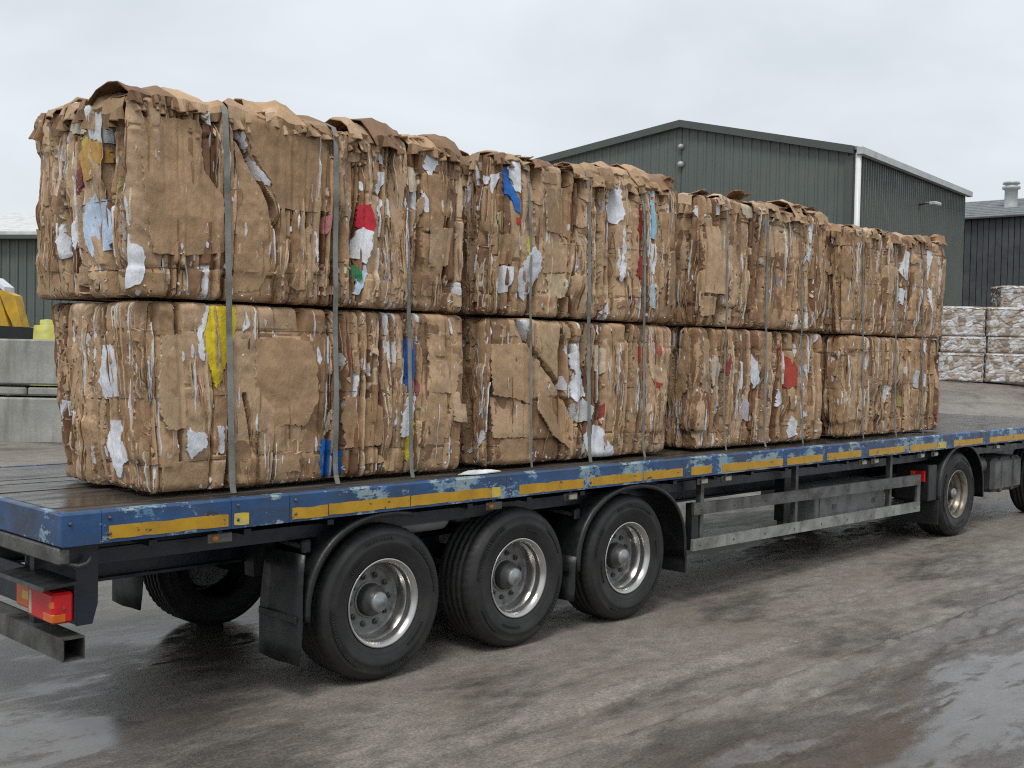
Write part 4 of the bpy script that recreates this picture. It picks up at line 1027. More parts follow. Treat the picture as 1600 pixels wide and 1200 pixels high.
        x = np.where(on, s.L - r + r * np.sin(an), x); y = np.where(on, r - r * np.cos(an), y); nx = np.where(on, np.sin(an), nx); ny = np.where(on, -np.cos(an), ny)
        t = (r - S) / r; on = t > 0; an = np.clip(t, 0, 1) * math.pi / 2
        x = np.where(on, r - r * np.cos(an), x); y = np.where(on, s.W - r + r * np.sin(an), y); nx = np.where(on, -np.cos(an), nx); ny = np.where(on, np.sin(an), ny)
        return x, y, nx, ny
    def pos(s, S, Z, h):
        x, y, nx, ny = s.base(S, Z)
        q = .05 * (.6 + .8 * vn(S * 5, S * 0, s.seed + 90)); d = np.minimum(Z, s.H - Z); u = np.clip(1 - d / q, 0, 1)
        inset = q * (1 - np.sqrt(np.clip(1 - u * u, 0, 1)))
        hh = h - inset + .022 * np.sin(np.pi * np.clip(Z / s.H, 0, 1))
        x = x + nx * hh; y = y + ny * hh
        x = x + s.lean * (Z / s.H) * np.clip(1 - x / 1.2, 0, 1)
        z = np.asarray(Z, float) + (.02 * fbm(S * 4, S * 0 + 3, s.seed + 91) if True else 0) * np.clip(Z / s.H, 0, 1) ** 6
        return np.stack([x, y, z], -1)
    def envat(s, S, Z):
        a = np.clip(np.asarray(S) / s.S, 0, 1) * (len(s.sv) - 1); b = np.clip(np.asarray(Z) / s.H, 0, 1) * (len(s.zv) - 1)
        i = np.minimum(a.astype(int), len(s.sv) - 2); j = np.minimum(b.astype(int), len(s.zv) - 2); fa, fb = a - i, b - j; e = s.env
        return (e[i, j] * (1 - fa) + e[i + 1, j] * fa) * (1 - fb) + (e[i, j + 1] * (1 - fa) + e[i + 1, j + 1] * fa) * fb
    def build(s):
        s.root = thing('cardboard_bale', (s.x0, s.y0, s.z0), LABELS[s.key], 'bale', 'cardboard bales stacked on the trailer')
        SS, ZZ = np.meshgrid(s.sv, s.zv, indexing='ij')
        P = s.pos(SS, ZZ, s.h); n, m = SS.shape
        V = [P.reshape(-1, 3)]; C = [s.col.reshape(-1, 3)]
        I = np.arange(n * m).reshape(n, m)
        F = [np.stack([I[:-1, :-1], I[1:, :-1], I[1:, 1:], I[:-1, 1:]], -1).reshape(-1, 4)]
        nv = n * m
        # far end and far side, coarser
        def sheet(fn, us, vs, flip):
            nonlocal nv
            U, Q = np.meshgrid(us, vs, indexing='ij'); X = fn(U, Q); a, b = U.shape; J = np.arange(a * b).reshape(a, b) + nv
            V.append(X.reshape(-1, 3)); k = np.clip((vn(U * 9, Q * 3, s.seed + 7) * 8).astype(int), 0, 7); C.append(BROWNS[k].reshape(-1, 3))
            q = np.stack([J[:-1, :-1], J[1:, :-1], J[1:, 1:], J[:-1, 1:]], -1).reshape(-1, 4); F.append(q[:, ::-1] if flip else q); nv += a * b
        zz = np.linspace(0, s.H, 40)
        def rnd(Z): u = np.clip(1 - np.minimum(Z, s.H - Z) / .06, 0, 1); return .06 * (1 - np.sqrt(np.clip(1 - u * u, 0, 1)))
        sheet(lambda U, Q: np.stack([s.L - rnd(Q) + .03 * (crumple(U, Q, s.seed + 8) - 1), U, Q], -1), np.linspace(.08, s.W - .08, 36), zz, False)
        sheet(lambda U, Q: np.stack([U, s.W - rnd(Q) + .03 * (crumple(U, Q, s.seed + 9) - 1), Q], -1), np.linspace(.08, s.L - .08, 60), zz, True)
        def top(U, Q):
            e = np.minimum(np.minimum(U, s.L - U), np.minimum(Q, s.W - Q)); ed = sstep(.0, .10, e)
            amp = .06 if s.up else .02
            z = s.H - .045 + ed * (.03 + amp * (fbm(U * 2.6, Q * 2.2, s.seed + 11, 3) + .25) + (.03 if s.up else .01) * crumple(U, Q, s.seed + 12))
            return np.stack([U + s.lean * np.clip(1 - U / 1.2, 0, 1), Q, z], -1)
        sheet(top, np.linspace(.045, s.L - .045, 110 if s.up else 40), np.linspace(.045, s.W - .045, 60 if s.up else 24), False)
        sheet(lambda U, Q: np.stack([U, Q, 0 * U + .012], -1), np.linspace(.05, s.L - .05, 4), np.linspace(.05, s.W - .05, 4), True)
        me = mesh_arrays('compressed_core', np.concatenate(V), np.concatenate(F), smooth=True, colors=np.concatenate(C), sharp=20)
        link('compressed_core', me, M['card'], s.root)
    def patch(s, poly, color, lift=.006, cr=.010, curl=.0, name='cardboard_sheet', seed=0, tear=.006, step=None, slope=0.0, flat=0.0):
        """torn sheet lying on the face: outline poly [(S,Z)...], creased relief, edges with real thickness"""
        P = np.array(poly, float); r = np.random.RandomState(seed + s.seed * 131)
        seg = np.roll(P, -1, 0) - P; ln = np.hypot(seg[:, 0], seg[:, 1]); tot = ln.sum()
        size = math.sqrt(max(1e-5, abs(np.cross(P, np.roll(P, -1, 0)).sum()) / 2))
        n = int(np.clip(tot / .016, 12, 130))
        cum = np.concatenate([[0], np.cumsum(ln)]); tt = np.linspace(0, tot, n, endpoint=False); k = np.clip(np.searchsorted(cum, tt, side='right') - 1, 0, len(P) - 1)
        O = P[k] + seg[k] * ((tt - cum[k]) / np.maximum(ln[k], 1e-6))[:, None]
        O = O + r.normal(0, min(tear, size * .05), O.shape)
        O[:, 1] = np.clip(O[:, 1], .012, s.H - .012); O[:, 0] = np.clip(O[:, 0], .03, s.S - .02)
        lo, hi = O.min(0), O.max(0); c = (lo + hi) / 2
        d = step or float(np.clip(size / 9, s.res * 1.15, .018))
        for _ in range(3):
            na, nb = [max(2, int(math.ceil(v / d))) for v in (hi - lo)]
            ga, gb = np.meshgrid(np.linspace(lo[0], hi[0], na + 1), np.linspace(lo[1], hi[1], nb + 1), indexing='ij')
            ca, cb = (ga[:-1, :-1] + ga[1:, 1:]) / 2, (gb[:-1, :-1] + gb[1:, 1:]) / 2
            A, B = O, np.roll(O, -1, 0); x, y = ca.ravel()[:, None], cb.ravel()[:, None]
            cond = (A[:, 1] > y) != (B[:, 1] > y); den = np.where(B[:, 1] == A[:, 1], 1e-9, B[:, 1] - A[:, 1])
            ins = (np.sum(cond & (x < (B[:, 0] - A[:, 0]) * (y - A[:, 1]) / den + A[:, 0]), 1) % 2 == 1).reshape(na, nb)
            if ins.sum() >= 8: break
            d *= .55
        if ins.sum() < 2: return None
        I = np.arange((na + 1) * (nb + 1)).reshape(na + 1, nb + 1)
        cells = np.stack([I[:-1, :-1], I[1:, :-1], I[1:, 1:], I[:-1, 1:]], -1)[ins]
        cnt = np.bincount(cells.ravel(), minlength=I.size)
        Q = np.stack([ga.ravel(), gb.ravel()], -1)
        bd = (cnt > 0) & (cnt < 4)
        q = Q[bd][:, None, :]; AB = (B - A)[None]; tpar = np.clip(((q - A[None]) * AB).sum(-1) / np.maximum((AB ** 2).sum(-1), 1e-9), 0, 1)
        near = A[None] + tpar[..., None] * AB; dist = np.hypot(*(near - q).transpose(2, 0, 1)); kk = dist.argmin(1)
        sn = near[np.arange(len(kk)), kk]; ok = dist[np.arange(len(kk)), kk] < 1.1 * d
        Q[bd] = np.where(ok[:, None], sn, Q[bd])
        used = np.flatnonzero(cnt); mp = np.full(I.size, -1); mp[used] = np.arange(len(used)); cells = mp[cells]; Q = Q[used]
        ev = s.envat(Q[:, 0], Q[:, 1])
        if flat:
            G = np.stack([Q[:, 0], Q[:, 1], np.ones(len(Q))], -1); co = np.linalg.lstsq(G, ev, rcond=None)[0]; pl_ = G @ co
            ev = np.maximum((1 - flat) * ev + flat * (pl_ + np.percentile(ev - pl_, 80)), ev - .012)
        h = ev + lift + cr * 1.6 * crease(Q[:, 0] + seed * .37, Q[:, 1] + seed * .71, s.seed + seed)
        dr = r.normal(0, 1, 2) * (1, .25); dr[0] += math.copysign(.4, dr[0]); dr /= np.hypot(*dr)
        ed = np.clip(((Q - c) @ dr) / max(.5 * abs((hi - lo) @ np.abs(dr)), .02), -1, 1)
        h = h + np.clip(ed, 0, 1) ** 2 * curl + slope * ed
        X = s.pos(Q[:, 0], Q[:, 1], h)
        E = np.concatenate([cells[:, [0, 1]], cells[:, [1, 2]], cells[:, [2, 3]], cells[:, [3, 0]]])
        key = np.sort(E, 1) @ np.array([len(Q), 1]); _, inv, ct = np.unique(key, return_inverse=True, return_counts=True)
        be = E[ct[inv.ravel()] == 1]
        bv = np.unique(be); m2 = np.full(len(Q), -1); m2[bv] = np.arange(len(bv)) + len(Q)
        low = s.pos(Q[bv, 0], Q[bv, 1], h[bv] - .006 - abs(curl) * .2 - .010)
        m3 = m2 + len(bv)
        F = np.concatenate([cells, np.stack([m3[be[:, 1]], m3[be[:, 0]], m2[be[:, 0]], m2[be[:, 1]]], -1)])
        V = np.concatenate([X, low, X[bv]]); C = np.tile(np.array(color, float), (len(V), 1))
        rim = np.array((.58, .46, .32)) if max(color) < .6 and name == 'cardboard_sheet' else np.array(color) * .95
        C[len(X):] = rim * r.uniform(.7, 1.1, (2 * len(bv), 1))
        sm = np.zeros(len(F), bool); sm[:len(cells)] = True
        return link(name, mesh_arrays(name, V, F, smooth=sm, colors=C, sharp=17), M['card'], s.root)
    def outline(s, cs, cz, w, h, r, kind):
        sl = r.normal(0, .10)
        if kind == 'lens':
            n = 10; pts = []
            for k in range(n):
                a = 2 * math.pi * k / n; f = r.uniform(.8, 1.15); zz = math.sin(a) * h / 2
                pts.append((cs + f * w / 2 * math.copysign(abs(math.cos(a)) ** 1.3, math.cos(a)) + sl * zz, cz + zz * r.uniform(.92, 1.08)))
            return pts
        L, T = w / 2, h / 2; j = lambda v: r.uniform(-v, v)
        b = [(-L + j(w * .12), -T + j(h * .06)), (j(w * .2), -T + j(h * .08)), (L + j(w * .12), -T + j(h * .06)), (L + j(w * .10), j(h * .2)), (L + j(w * .15), T + j(h * .06)), (j(w * .25), T + j(h * .09)), (-L + j(w * .15), T + j(h * .06)), (-L + j(w * .10), j(h * .2))]
        if r.rand() < .35: b[r.randint(4) * 2] = (b[0][0] * .1, b[0][1] * .3)
        return [(cs + x + sl * z, cz + z) for x, z in b]
    def sheets(s, count):
        r = np.random.RandomState(s.seed + 500)
        boxes = [(np.mean(o[0::2]), np.mean(o[1::2]), (max(o[0::2]) - min(o[0::2])) / 2, (max(o[1::2]) - min(o[1::2])) / 2) for b, c, o in SCRAPS if b == s.key]
        k = 0; tries = 0
        while k < count and tries < count * 8:
            tries += 1
            cs = r.uniform(.05, s.S - .06); cz = r.uniform(.06, s.H - .05)
            u = r.rand()
            if u < .74:
                nm = 'cardboard_sheet'; col = BROWNS[r.randint(len(BROWNS))] * r.uniform(.82, 1.08); t_ = r.rand()
                if t_ < .66: w, h = r.uniform(.022, .085), r.uniform(.22, .85)
                elif t_ < .85: w, h = r.uniform(.10, .24), r.uniform(.16, .42)
                else: w, h = r.uniform(.08, .22), r.uniform(.06, .14); cz = r.choice([r.uniform(.05, .16), r.uniform(s.H - .2, s.H - .06)])
                kd = 'quad'
            elif u < .94:
                nm = 'paper_sheet'; col = WHITE * r.uniform(.85, 1.03) * np.array((1, 1, r.uniform(.95, 1.05))); w, h = r.uniform(.010, .034), r.uniform(.06, .24); kd = 'lens'
            else:
                nm = 'printed_sheet'; col = np.array([(.30, .06, .05), (.40, .33, .12), (.26, .08, .09), (.20, .26, .32), (.36, .20, .12)][r.randint(5)]); w, h = r.uniform(.015, .05), r.uniform(.08, .25); kd = 'lens'
            if nm == 'cardboard_sheet' and any(bk == s.key and min(math.hypot(cs - s.W - a, cz - b) for a, b in pl) < .10 for bk, pl, _, _ in GASHES): continue
            if any(abs(cs - a) < b2 + w / 2 - .012 and abs(cz - b) < d2 + h / 2 - .012 for a, b, b2, d2 in boxes): continue
            s.patch(s.outline(cs, cz, w, h, r, kd), col, r.uniform(-.002, .004) if kd == 'quad' else r.uniform(-.004, .003), r.uniform(.006, .013) if kd == 'quad' else .006, float(r.choice([0, 0, .012, .03])) if kd == 'quad' else 0., nm, k + 1, slope=float(r.choice([-1, 1]) * r.uniform(.003, .016)) if kd == 'quad' else 0.)
            k += 1
        for q, (b, c, o) in enumerate(SCRAPS):
            if b != s.key: continue
            pts = list(zip(o[0::2], o[1::2]))
            if c == 'P' or c == 'Q':
                col = BROWNS[q % 4] if c == 'P' else (.62, .49, .31)
                s.patch(pts, col, .002, .016, .0, 'cardboard_sheet', 900 + q, .004, s.res * 1.5, flat=.8)
            else:
                nm = 'paper_sheet' if min(c) > .45 else 'printed_sheet' if max(c) - min(c) > .2 else 'cardboard_sheet'
                s.patch(pts, c, .003, .009, .0, nm, 900 + q, .005, s.res * 1.3, flat=.5)
    def flecks(s, count):
        r = np.random.RandomState(s.seed + 900); V = []; F = []; C = []
        for k in range(count):
            low = r.rand() < .42
            cs = r.uniform(.02, s.S - .03); cz = (abs(r.normal(0, .045)) + .008) if low else r.uniform(.02, s.H - .02); cz = min(cz, s.H - .02)
            w = r.uniform(.003, .010) * (1.4 if low else 1); hh = w * (r.uniform(.5, 1.6) if low else r.uniform(.8, 6.0)); a0 = r.uniform(0, 6.3); n = 5
            pts = np.array([(cs + w * math.cos(a0 + 6.283 * i / n) * r.uniform(.35, 1.3), cz + hh * math.sin(a0 + 6.283 * i / n) * r.uniform(.35, 1.3)) for i in range(n)])
            pts[:, 1] = np.clip(pts[:, 1], .003, s.H - .01); pts[:, 0] = np.clip(pts[:, 0], .01, s.S - .01)
            e = s.envat(pts[:, 0], pts[:, 1]) - r.uniform(.0, .012) + r.uniform(.0, .012, n)
            X = s.pos(pts[:, 0], pts[:, 1], e); Y = s.pos(pts[:, 0], pts[:, 1], e - .010)
            b = len(V) * 2 * n; V.append(np.concatenate([X, Y]))
            F += [(b, b + i, b + i + 1) for i in range(1, n - 1)]
            for i in range(n): j = (i + 1) % n; F += [(b + i, b + n + i, b + n + j), (b + i, b + n + j, b + j)]
            u = r.rand(); c = WHITE * r.uniform(.9, 1.05) if u < .4 else np.array((.62, .50, .36)) * r.uniform(.85, 1.1) if u < .9 else DARK
            C.append(np.tile(c, (2 * n, 1)))
        me = mesh_arrays('torn_flecks', np.concatenate(V), None, np.array(F), smooth=False, colors=np.concatenate(C))
        tag(link('torn_flecks', me, M['card'], s.root), kind='stuff')
    def edges(s, count):
        # edges of single pressed sheets standing proud of the face: thin upright blades, too fine to pick apart
        r = np.random.RandomState(s.seed + 1300); V = []; F = []; C = []; nv = 0
        boxes = [(min(o[0::2]), max(o[0::2]), min(o[1::2]), max(o[1::2])) for b, c, o in SCRAPS if b == s.key]
        k = 0
        while k < count:
            # blades come in packs, as the layers of one pressed box do
            s0 = r.uniform(.03, s.S - .12); zc = r.uniform(.05, s.H - .05); n_p = r.randint(1, 7); sl = r.normal(0, .05); gap = r.uniform(.008, .022)
            for q in range(n_p):
                k += 1
                ln = r.uniform(.10, .55); za, zb = max(.015, zc - ln * r.uniform(.3, .7)), min(s.H - .015, zc + ln * r.uniform(.3, .7))
                sb = s0 + q * gap
                if any(a - .005 < sb < b and c < zb and za < d for a, b, c, d in boxes) and r.rand() < .85: continue
                if zb - za < .04 or sb > s.S - .03: continue
                n = max(4, int((zb - za) / .022)); zz = np.linspace(za, zb, n); f = np.linspace(0, 1, n)
                ss = sb + sl * (zz - zc) + .010 * (vn(zz * 7 + k, zz * 0 + k, s.seed) - .5) + .004 * (tn(zz * 30, zz * 0 + k, s.seed) - .5)
                ht = r.uniform(.005, .018) * np.sin(np.pi * np.clip(f * .96 + .02, 0, 1)) ** .4 * (.5 + tn(zz * 22 + k, zz * 0, s.seed + 4))
                th = r.uniform(.003, .006); tl = r.normal(0, .012)
                e = s.envat(ss, zz) - .004
                L = [s.pos(ss - th, zz, e - .010), s.pos(ss - th * .6 + tl, zz, e + ht), s.pos(ss + th * .6 + tl, zz, e + ht), s.pos(ss + th, zz, e - .010)]
                P = np.stack(L, 1)
                V.append(P.reshape(-1, 3)); J = np.arange(n * 4).reshape(n, 4) + nv
                F.append(np.stack([J[:-1, :-1], J[:-1, 1:], J[1:, 1:], J[1:, :-1]], -1).reshape(-1, 4)); nv += n * 4
                u = r.rand(); side = BROWNS[r.randint(len(BROWNS))] * r.uniform(.75, 1.05); tip = side * 1.15 if u < .45 else np.array((.58, .46, .32)) * r.uniform(.8, 1.1) if u < .70 else WHITE * r.uniform(.85, 1.0) if u < .9 else DARK
                if u > .86 and u < .9: side = WHITE * .95
                C.append(np.tile(np.stack([side, tip, tip, side]), (n, 1)))
        me = mesh_arrays('sheet_edges', np.concatenate(V), np.concatenate(F), smooth=False, colors=np.concatenate(C))
        tag(link('sheet_edges', me, M['card'], s.root), kind='stuff')
    def flap(s, kx, ky, ang, wid, prof, col, r, name='loose_flap'):
        """bent sheet on the top edge; prof = [(out, up)...] in the vertical plane through (kx,ky) facing ang"""
        na = 11; nb = len(prof); V = []
        d = np.array((math.cos(ang), math.sin(ang))); t_ = np.array((-d[1], d[0]))
        tear = [r.uniform(-.05, .05) for _ in range(na)]
        off = r.uniform(0, 50)
        for i in range(na):
            u = i / (na - 1) - .5
            for j, (o, up) in enumerate(prof):
                f = j / (nb - 1)
                ww = wid * (1 + .12 * math.sin(3 * f + off))
                oo = o + (tear[i] if j == nb - 1 else tear[-i - 1] * .6 if j == 0 else 0)
                wob = .06 * float(crease(np.array(u * wid * 1.6 + off), np.array(f * .5 + off), 77))
                p = np.array((kx, ky)) + d * oo + t_ * (u * ww + r.uniform(-.006, .006))
                V.append((p[0] + s.lean * max(0, 1 - kx / 1.2), p[1], s.H + up + wob - .25 * u * u * wid))
        nv = len(V); top_ = np.array(V); V2 = np.concatenate([top_, top_ - np.array((d[0] * .003, d[1] * .003, .006))])
        F = []
        for i in range(na - 1):
            for j in range(nb - 1):
                q = (i * nb + j, (i + 1) * nb + j, (i + 1) * nb + j + 1, i * nb + j + 1); F += [q, tuple(v + nv for v in q[::-1])]
        for i in range(na - 1):
            for j in (0, nb - 1): F.append((i * nb + j, (i + 1) * nb + j, (i + 1) * nb + j + nv, i * nb + j + nv))
        for j in range(nb - 1):
            for i in (0, na - 1): F.append((i * nb + j, i * nb + j + 1, i * nb + j + 1 + nv, i * nb + j + nv))
        me = mesh_arrays(name, V2, np.array(F), smooth=True, sharp=18, colors=np.tile(np.array(col), (len(V2), 1)))
        return link(name, me, M['card'], s.root)
    def flaps(s):
        r = np.random.RandomState(s.seed + 700)
        n = int(s.L / .15)
        for k in range(n):
            kx = .06 + (s.L - .12) * (k + r.uniform(.2, .8)) / n; wid = r.uniform(.10, .34)
            wid = min(wid, 2 * (kx - .02), 2 * (s.L - .03 - kx)); hgt = r.uniform(.005, .035) * (1 + 1.2 * (r.rand() < .25) + .8 * kx / s.L); dn = r.uniform(.02, .12)
            prof = [(-.30, -.02), (-.20, hgt * .7), (-.10, hgt), (-.03, hgt * .9), (-.002, hgt * .2), (.012, -dn * .5), (.012 + r.uniform(0, .012), -dn)]
            if r.rand() < .25: prof = [(-.26, -.01), (-.18, hgt * .6), (-.10, hgt * 1.1), (-.05, hgt * 1.3), (-.015, hgt * 1.4 + .01)]
            s.flap(kx, 0.0, -math.pi / 2 + r.normal(0, .16), wid, prof, BROWNS[r.randint(8)] * r.uniform(.8, 1.05), r)
        for k in range(8):
            ky = .1 + (s.W - .2) * (k + r.uniform(.2, .8)) / 8; hgt = r.uniform(.01, .07); dn = r.uniform(.04, .2)
            prof = [(-.26, -.02), (-.16, hgt), (-.06, hgt), (.012, hgt * .2), (.03, -dn * .5), (.02, -dn)]
            s.flap(0.0, ky, math.pi + r.normal(0, .2), r.uniform(.1, .26), prof, BROWNS[r.randint(8)] * r.uniform(.8, 1.05), r)
        for k in range(9):   # crumpled pieces lying loose on the top
            kx, ky = r.uniform(.2, s.L - .2), r.uniform(.12, .7); hgt = r.uniform(.02, .06)
            prof = [(-.2, .0), (-.12, hgt), (-.02, hgt * 1.1), (.06, hgt * .9), (.14, hgt * .5)]
            s.flap(kx, ky, r.uniform(-2.6, -.5), r.uniform(.16, .4), prof, BROWNS[r.randint(8)] * r.uniform(.7, 1.0), r)

SEEDS = {'l1': 11, 'u1': 23, 'l2': 35, 'u2': 47, 'l3': 59, 'u3': 61, 'l4': 73, 'u4': 85}
def wires(b):
    ss = np.arange(.06, b.S - .05, .03)
    for zw in (.155, .50, .845):
        zz = (zw + .02 * np.sin(ss * 1.3 + b.seed)) * b.H
        P = b.pos(ss, zz, np.minimum(b.envat(ss, zz), b.envat(ss, zz).mean() + .006) + .002)
        MB().tube([tuple(p) for p in P], .0022, 5).build('baling_wire', M['steel'], b.root)
BB = {}
for key in ('l1', 'u1', 'l2', 'u2', 'l3', 'u3', 'l4', 'u4'):
    b = BB[key] = Bale(key, SEEDS[key]); b.build(); wires(b)
    b.sheets({'1': 170, '2': 150, '3': 115, '4': 100}[key[1]])
    b.flecks({'1': 480, '2': 420, '3': 300, '4': 260}[key[1]])
    b.edges({'1': 420, '2': 380, '3': 300, '4': 280}[key[1]])
    if b.up: b.flaps()
# hero humps on the rearmost top bale and its neighbours
rr = np.random.RandomState(5)
u1 = BB['u1']
for kx, wid, hg, col in ((.07, .20, .05, (.20, .105, .055)), (.20, .18, .06, BROWNS[6]), (.34, .24, .06, BROWNS[3]), (.95, .42, .10, BROWNS[0]), (1.22, .36, .085, BROWNS[4]), (1.66, .34, .10, BROWNS[3]), (1.86, .36, .13, BROWNS[6]), (2.20, .30, .10, BROWNS[0]), (2.42, .26, .12, BROWNS[6])):
    u1.flap(kx, .0, -math.pi / 2 + rr.normal(0, .12), wid, [(-.42, -.02), (-.30, hg * .8), (-.18, hg * 1.15), (-.08, hg), (-.02, hg * .5), (.02, 0), (.02, -.05)], col, rr)
for kx, hg in ((1.30, .08), (1.56, .14), (1.86, .17), (2.16, .15)):
    BB['u2'].flap(kx, .02, -math.pi / 2 + rr.normal(0, .1), .34, [(-.40, 0), (-.28, hg), (-.14, hg * 1.1), (-.04, hg * .75), (-.005, hg * .3), (.015, -.03)], BROWNS[(3, 0, 6, 1)[int(kx * 3) % 4]], rr)
for key, kx, hg in (('u3', 1.35, .09), ('u3', 1.75, .12), ('u3', 2.05, .11), ('u4', 1.6, .06), ('u4', 2.2, .06)):
    BB[key].flap(kx, .02, -math.pi / 2 + rr.normal(0, .1), .32, [(-.40, 0), (-.28, hg), (-.14, hg * 1.1), (-.04, hg * .75), (-.005, hg * .3), (.015, -.03)], BROWNS[(3, 0, 6, 1)[int(kx * 5) % 4]], rr)

# ------------------------------------------------------------------ load straps
STX = ((-1.072, -1.133, .0245, 'first', 0), (-.280, -.300, .0225, 'second', 0), (.372, .323, .0195, 'third', 0), (1.59, 1.555, .0125, 'first', 1), (2.296, 2.264, .0225, 'second', 1), (3.023, 3.0, .016, 'third', 1), (4.273, 4.24, .0125, 'first', 2), (4.967, 4.978, .0175, 'second', 2), (5.678, 5.638, .0135, 'third', 2), (6.991, 6.946, .012, 'first', 3), (7.785, 7.737, .015, 'second', 3), (8.492, 8.464, .0125, 'third', 3))
STK = ('rearmost bale stack', 'second bale stack from the tail', 'third bale stack from the tail', 'foremost bale stack')
rng = random.Random(12)
for x, xt, w, o, k in STX:
    lo, up = BB['l%d' % (k + 1)], BB['u%d' % (k + 1)]
    pts = [(.215, 1.329)]
    for b in (lo, up):
        zs = np.linspace(.04, b.H - .03, 15); sx = np.full(15, b.W + x - b.x0)
        P = np.min([b.pos(sx + d, zs, b.envat(sx + d, zs))[:, 1] for d in (-.03, 0, .03)], 0) + b.y0
        pts += [(float(y) - .003, float(z) + b.z0) for y, z in zip(P, zs)]
    # a taut band only touches the outermost points
    yy = np.array([p[0] for p in pts]); zz = np.array([p[1] for p in pts])
    hull = [0]
    while hull[-1] < len(pts) - 1:
        i = hull[-1]; best = i + 1; bs = -1e9
        for j in range(i + 1, len(pts)):
            sl = (yy[i] - yy[j]) / (zz[j] - zz[i])
            if sl >= bs: bs = sl; best = j
        hull.append(best)
    hy = np.interp(zz, zz[hull], yy[hull]); ys = np.where(zz > 1.34, .75 * hy + .25 * yy, hy)
    ys = np.convolve(np.pad(ys, 1, mode='edge'), (.25, .5, .25), 'valid'); ys = np.minimum(ys, yy + .004)
    path = [(x + (xt - x) * (zz[i] - 1.33) / 2.35, ys[i] - .004, zz[i]) for i in range(len(pts))]
    zt = up.z0 + up.H + .035
    x_ = path[-1][0]
    path += [(x_, path[-1][1] + .02, zt - .02), (x_, up.y0 + .10, zt + .02), (x_, up.y0 + up.W * .5, zt + .05), (x_, up.y0 + up.W - .1, zt + .02), (x_, up.y0 + up.W + .04, zt - .06), (x_, up.y0 + up.W + .05, 2.0), (x_, up.y0 + up.W + .12, 1.329)]
    V = []
    for i, p in enumerate(path):
        a = Vector(path[max(i - 1, 0)]); b_ = Vector(path[min(i + 1, len(path) - 1)]); d = (b_ - a).normalized(); nrm = Vector((0, -d.z, d.y)).normalized() * .0022
        for sx, sn in ((-w * .82, -1), (w * .82, -1), (w * .82, 1), (-w * .82, 1)): V.append((p[0] + sx - x, p[1] + nrm.y * sn, p[2] + nrm.z * sn - 1.33))
    F = [(i * 4 + j, i * 4 + (j + 1) % 4, (i + 1) * 4 + (j + 1) % 4, (i + 1) * 4 + j) for i in range(len(path) - 1) for j in range(4)] + [(3, 2, 1, 0), tuple(range(len(path) * 4 - 4, len(path) * 4))]
    tag(MB().add(V, F).build('load_strap', M['strap'], None, (x, 0, 1.33)), 'grey webbing strap, %s from the tail over the %s' % (o, STK[k]), 'strap', 'straps over the bale stacks')

# ------------------------------------------------------------------ scraps lying on the deck
def crumpled(name, x, y, z, w, l, col, seed, label, lump=.02):
    n = 15; r = np.random.RandomState(seed); V = [(0, 0, lump)]; 
    rings = 3
    for k in range(1, rings + 1):
        for i in range(n):
            a = 2 * math.pi * i / n; f = k / rings; q = r.uniform(.75, 1.15)
            V.append((w / 2 * f * q * math.cos(a), l / 2 * f * q * math.sin(a), (lump * (1 - f) + r.uniform(.004, lump)) if k < rings else r.uniform(.003, .008)))
    for i in range(n): V.append((V[1 + (rings - 1) * n + i][0], V[1 + (rings - 1) * n + i][1], 0.0))
    F3 = [(0, 1 + i, 1 + (i + 1) % n) for i in range(n)]
    F4 = [(1 + k * n + i, 1 + (k + 1) * n + i, 1 + (k + 1) * n + (i + 1) % n, 1 + k * n + (i + 1) % n) for k in range(rings) for i in range(n)]
    me = mesh_arrays(name, V, F4, F3, colors=np.tile(np.array(col), (len(V), 1)))
    o = link(name, me, M['card'], None, (x, y, z)); tag(o, label, 'paper' if min(col) > .4 else 'cardboard'); return o
crumpled('paper_scrap', .98, .17, ZD, .42, .13, (.72, .73, .74), 1, 'crumpled white paper on the deck edge between first and second bale stacks', .016)

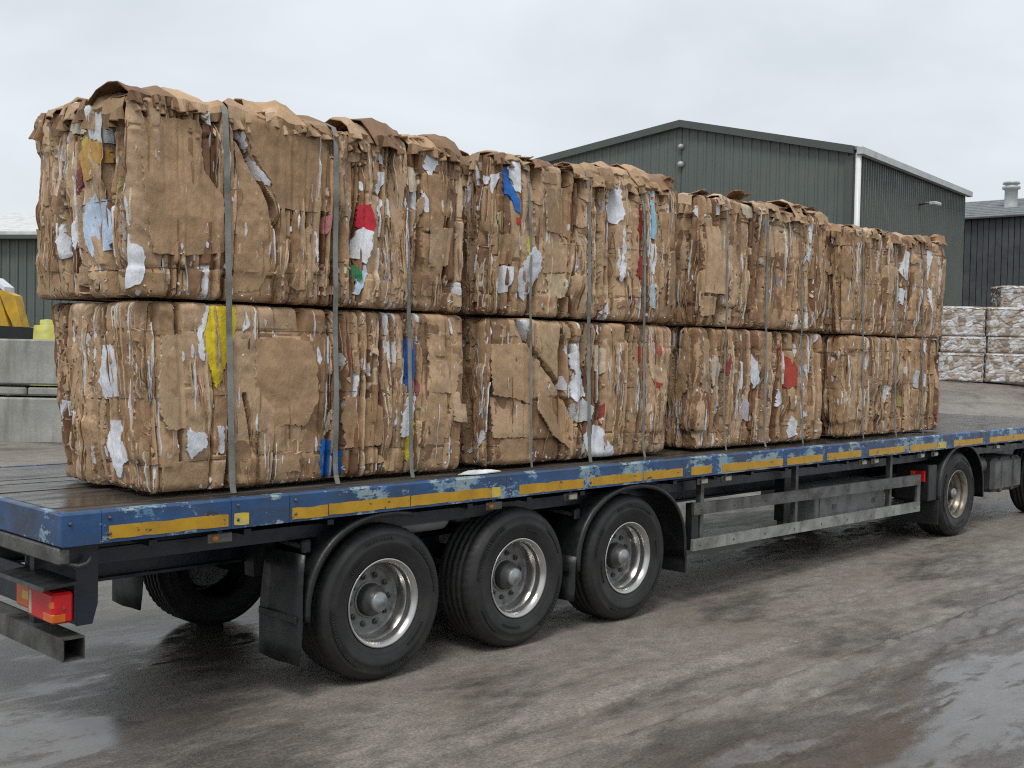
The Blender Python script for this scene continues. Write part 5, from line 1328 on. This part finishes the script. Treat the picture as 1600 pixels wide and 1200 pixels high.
# ================================================================== MIXED PAPER BALES ACROSS THE YARD
PAL = np.array([(.64, .64, .64), (.70, .70, .71), (.56, .53, .50), (.40, .33, .26), (.33, .26, .20), (.62, .62, .63), (.46, .40, .33), (.27, .22, .18), (.62, .61, .60), (.50, .46, .42), (.52, .50, .50), (.38, .29, .22), (.44, .36, .29), (.30, .22, .17), (.62, .62, .62)])
def mixed_bale(x, y, z, L, W, H, rot, seed, label, group):
    o_ = thing('mixed_paper_bale', (x, y, z), label, 'bale', group); o_.rotation_euler = (0, 0, rot)
    r = np.random.RandomState(seed); V = []; F = []; C = []; nv = 0
    faces = [((0, 0, 0), (L, 0, 0), (0, 0, H), (0, -1, 0)), ((0, W, 0), (0, -W, 0), (0, 0, H), (-1, 0, 0)), ((L, 0, 0), (0, W, 0), (0, 0, H), (1, 0, 0)), ((0, 0, H), (L, 0, 0), (0, W, 0), (0, 0, 1)), ((L, W, 0), (-L, 0, 0), (0, 0, H), (0, 1, 0))]
    for fi, (o, u, v, n) in enumerate(faces):
        o, u, v, n = map(np.array, (o, u, v, n)); lu, lv = np.linalg.norm(u), np.linalg.norm(v)
        nu, nw = max(2, int(lu / .035)), max(2, int(lv / .035)); A, B = np.meshgrid(np.linspace(0, 1, nu), np.linspace(0, 1, nw), indexing='ij')
        a, b = A * lu, B * lv
        # scrunched sheets: warped cells slanting across the face
        k1 = 4.6; wa = a + .45 * fbm(a * 3, b * 3, seed + fi, 3); wb = b + .45 * fbm(a * 3 + 7, b * 3, seed + fi + 50, 3)
        ca, cb = wa * k1 * .9 + wb * 2.0, wb * k1 * 1.4 - wa * 1.6
        ia, ib = np.floor(ca).astype(int), np.floor(cb).astype(int)
        hsh = ((ia * 73856093) ^ (ib * 19349663) ^ (seed * 83492791 + fi * 77)) & 0xffff
        fa, fb = ca - ia, cb - ib
        h = .028 * (np.sin(np.pi * fa) * np.sin(np.pi * fb)) ** .5 + ((hsh % 97) / 97 - .5) * .035 + .03 * fbm(a * 9, b * 9, seed + 3, 2)
        e = np.minimum(np.minimum(a, lu - a), np.minimum(b, lv - b)); h = h - .06 * np.clip(1 - e / .07, 0, 1) ** 2
        X = o + A[..., None] * u + B[..., None] * v + h[..., None] * n - n * .04
        I = np.arange(nu * nw).reshape(nu, nw) + nv; V.append(X.reshape(-1, 3)); C.append(PAL[hsh % len(PAL)].reshape(-1, 3)); F.append(np.stack([I[:-1, :-1], I[1:, :-1], I[1:, 1:], I[:-1, 1:]], -1).reshape(-1, 4)); nv += nu * nw
    me = mesh_arrays('pressed_paper', np.concatenate(V), np.concatenate(F), smooth=False, colors=np.concatenate(C))
    link('pressed_paper', me, M['card'], o_)
    for wz in (.3, .7):
        MB().tube([(0.02, -.035, H * wz), (L * .5, -.045, H * wz + .01), (L - .02, -.035, H * wz)], .006, 5).build('baling_wire', M['steel'], o_)
rows = ((0.0, 1.08, 'bottom row'), (1.10, .60, 'middle row'), (1.72, 1.10, 'top row'))
cols = ('hidden', 'left', 'second', 'third', 'last')
ang = R(-45.7); dx, dy = math.cos(ang), math.sin(ang)
seed = 300
for ri, (z0, H, rn) in enumerate(rows):
    for ci in range(5):
        s0 = -1.85 + ci * 1.78 + (.06 if ri % 2 else 0); seed += 1
        if ci == 0: lab = 'white and brown paper bale, %s of far stack, end behind the trailer load' % rn
        else: lab = 'white and brown paper bale, %s of far stack, %s column from the load' % (rn, ('first', 'second', 'third', 'fourth')[ci - 1])
        mixed_bale(37.13 + dx * s0, 12.62 + dy * s0, 1.40 + z0, 1.70, 1.1, H, ang, seed, lab, 'mixed paper bales stacked across the yard')
mixed_bale(41.75, 12.26, 4.28, 1.7, 1.1, .95, ang, 991, 'grey mixed paper bale standing higher behind the far stack', 'mixed paper bales stacked across the yard')
mixed_bale(41.75, 12.26, 1.4, 1.7, 1.1, 2.87, ang, 992, 'tall paper bale behind the far stack, carrying the grey one', 'mixed paper bales stacked across the yard')
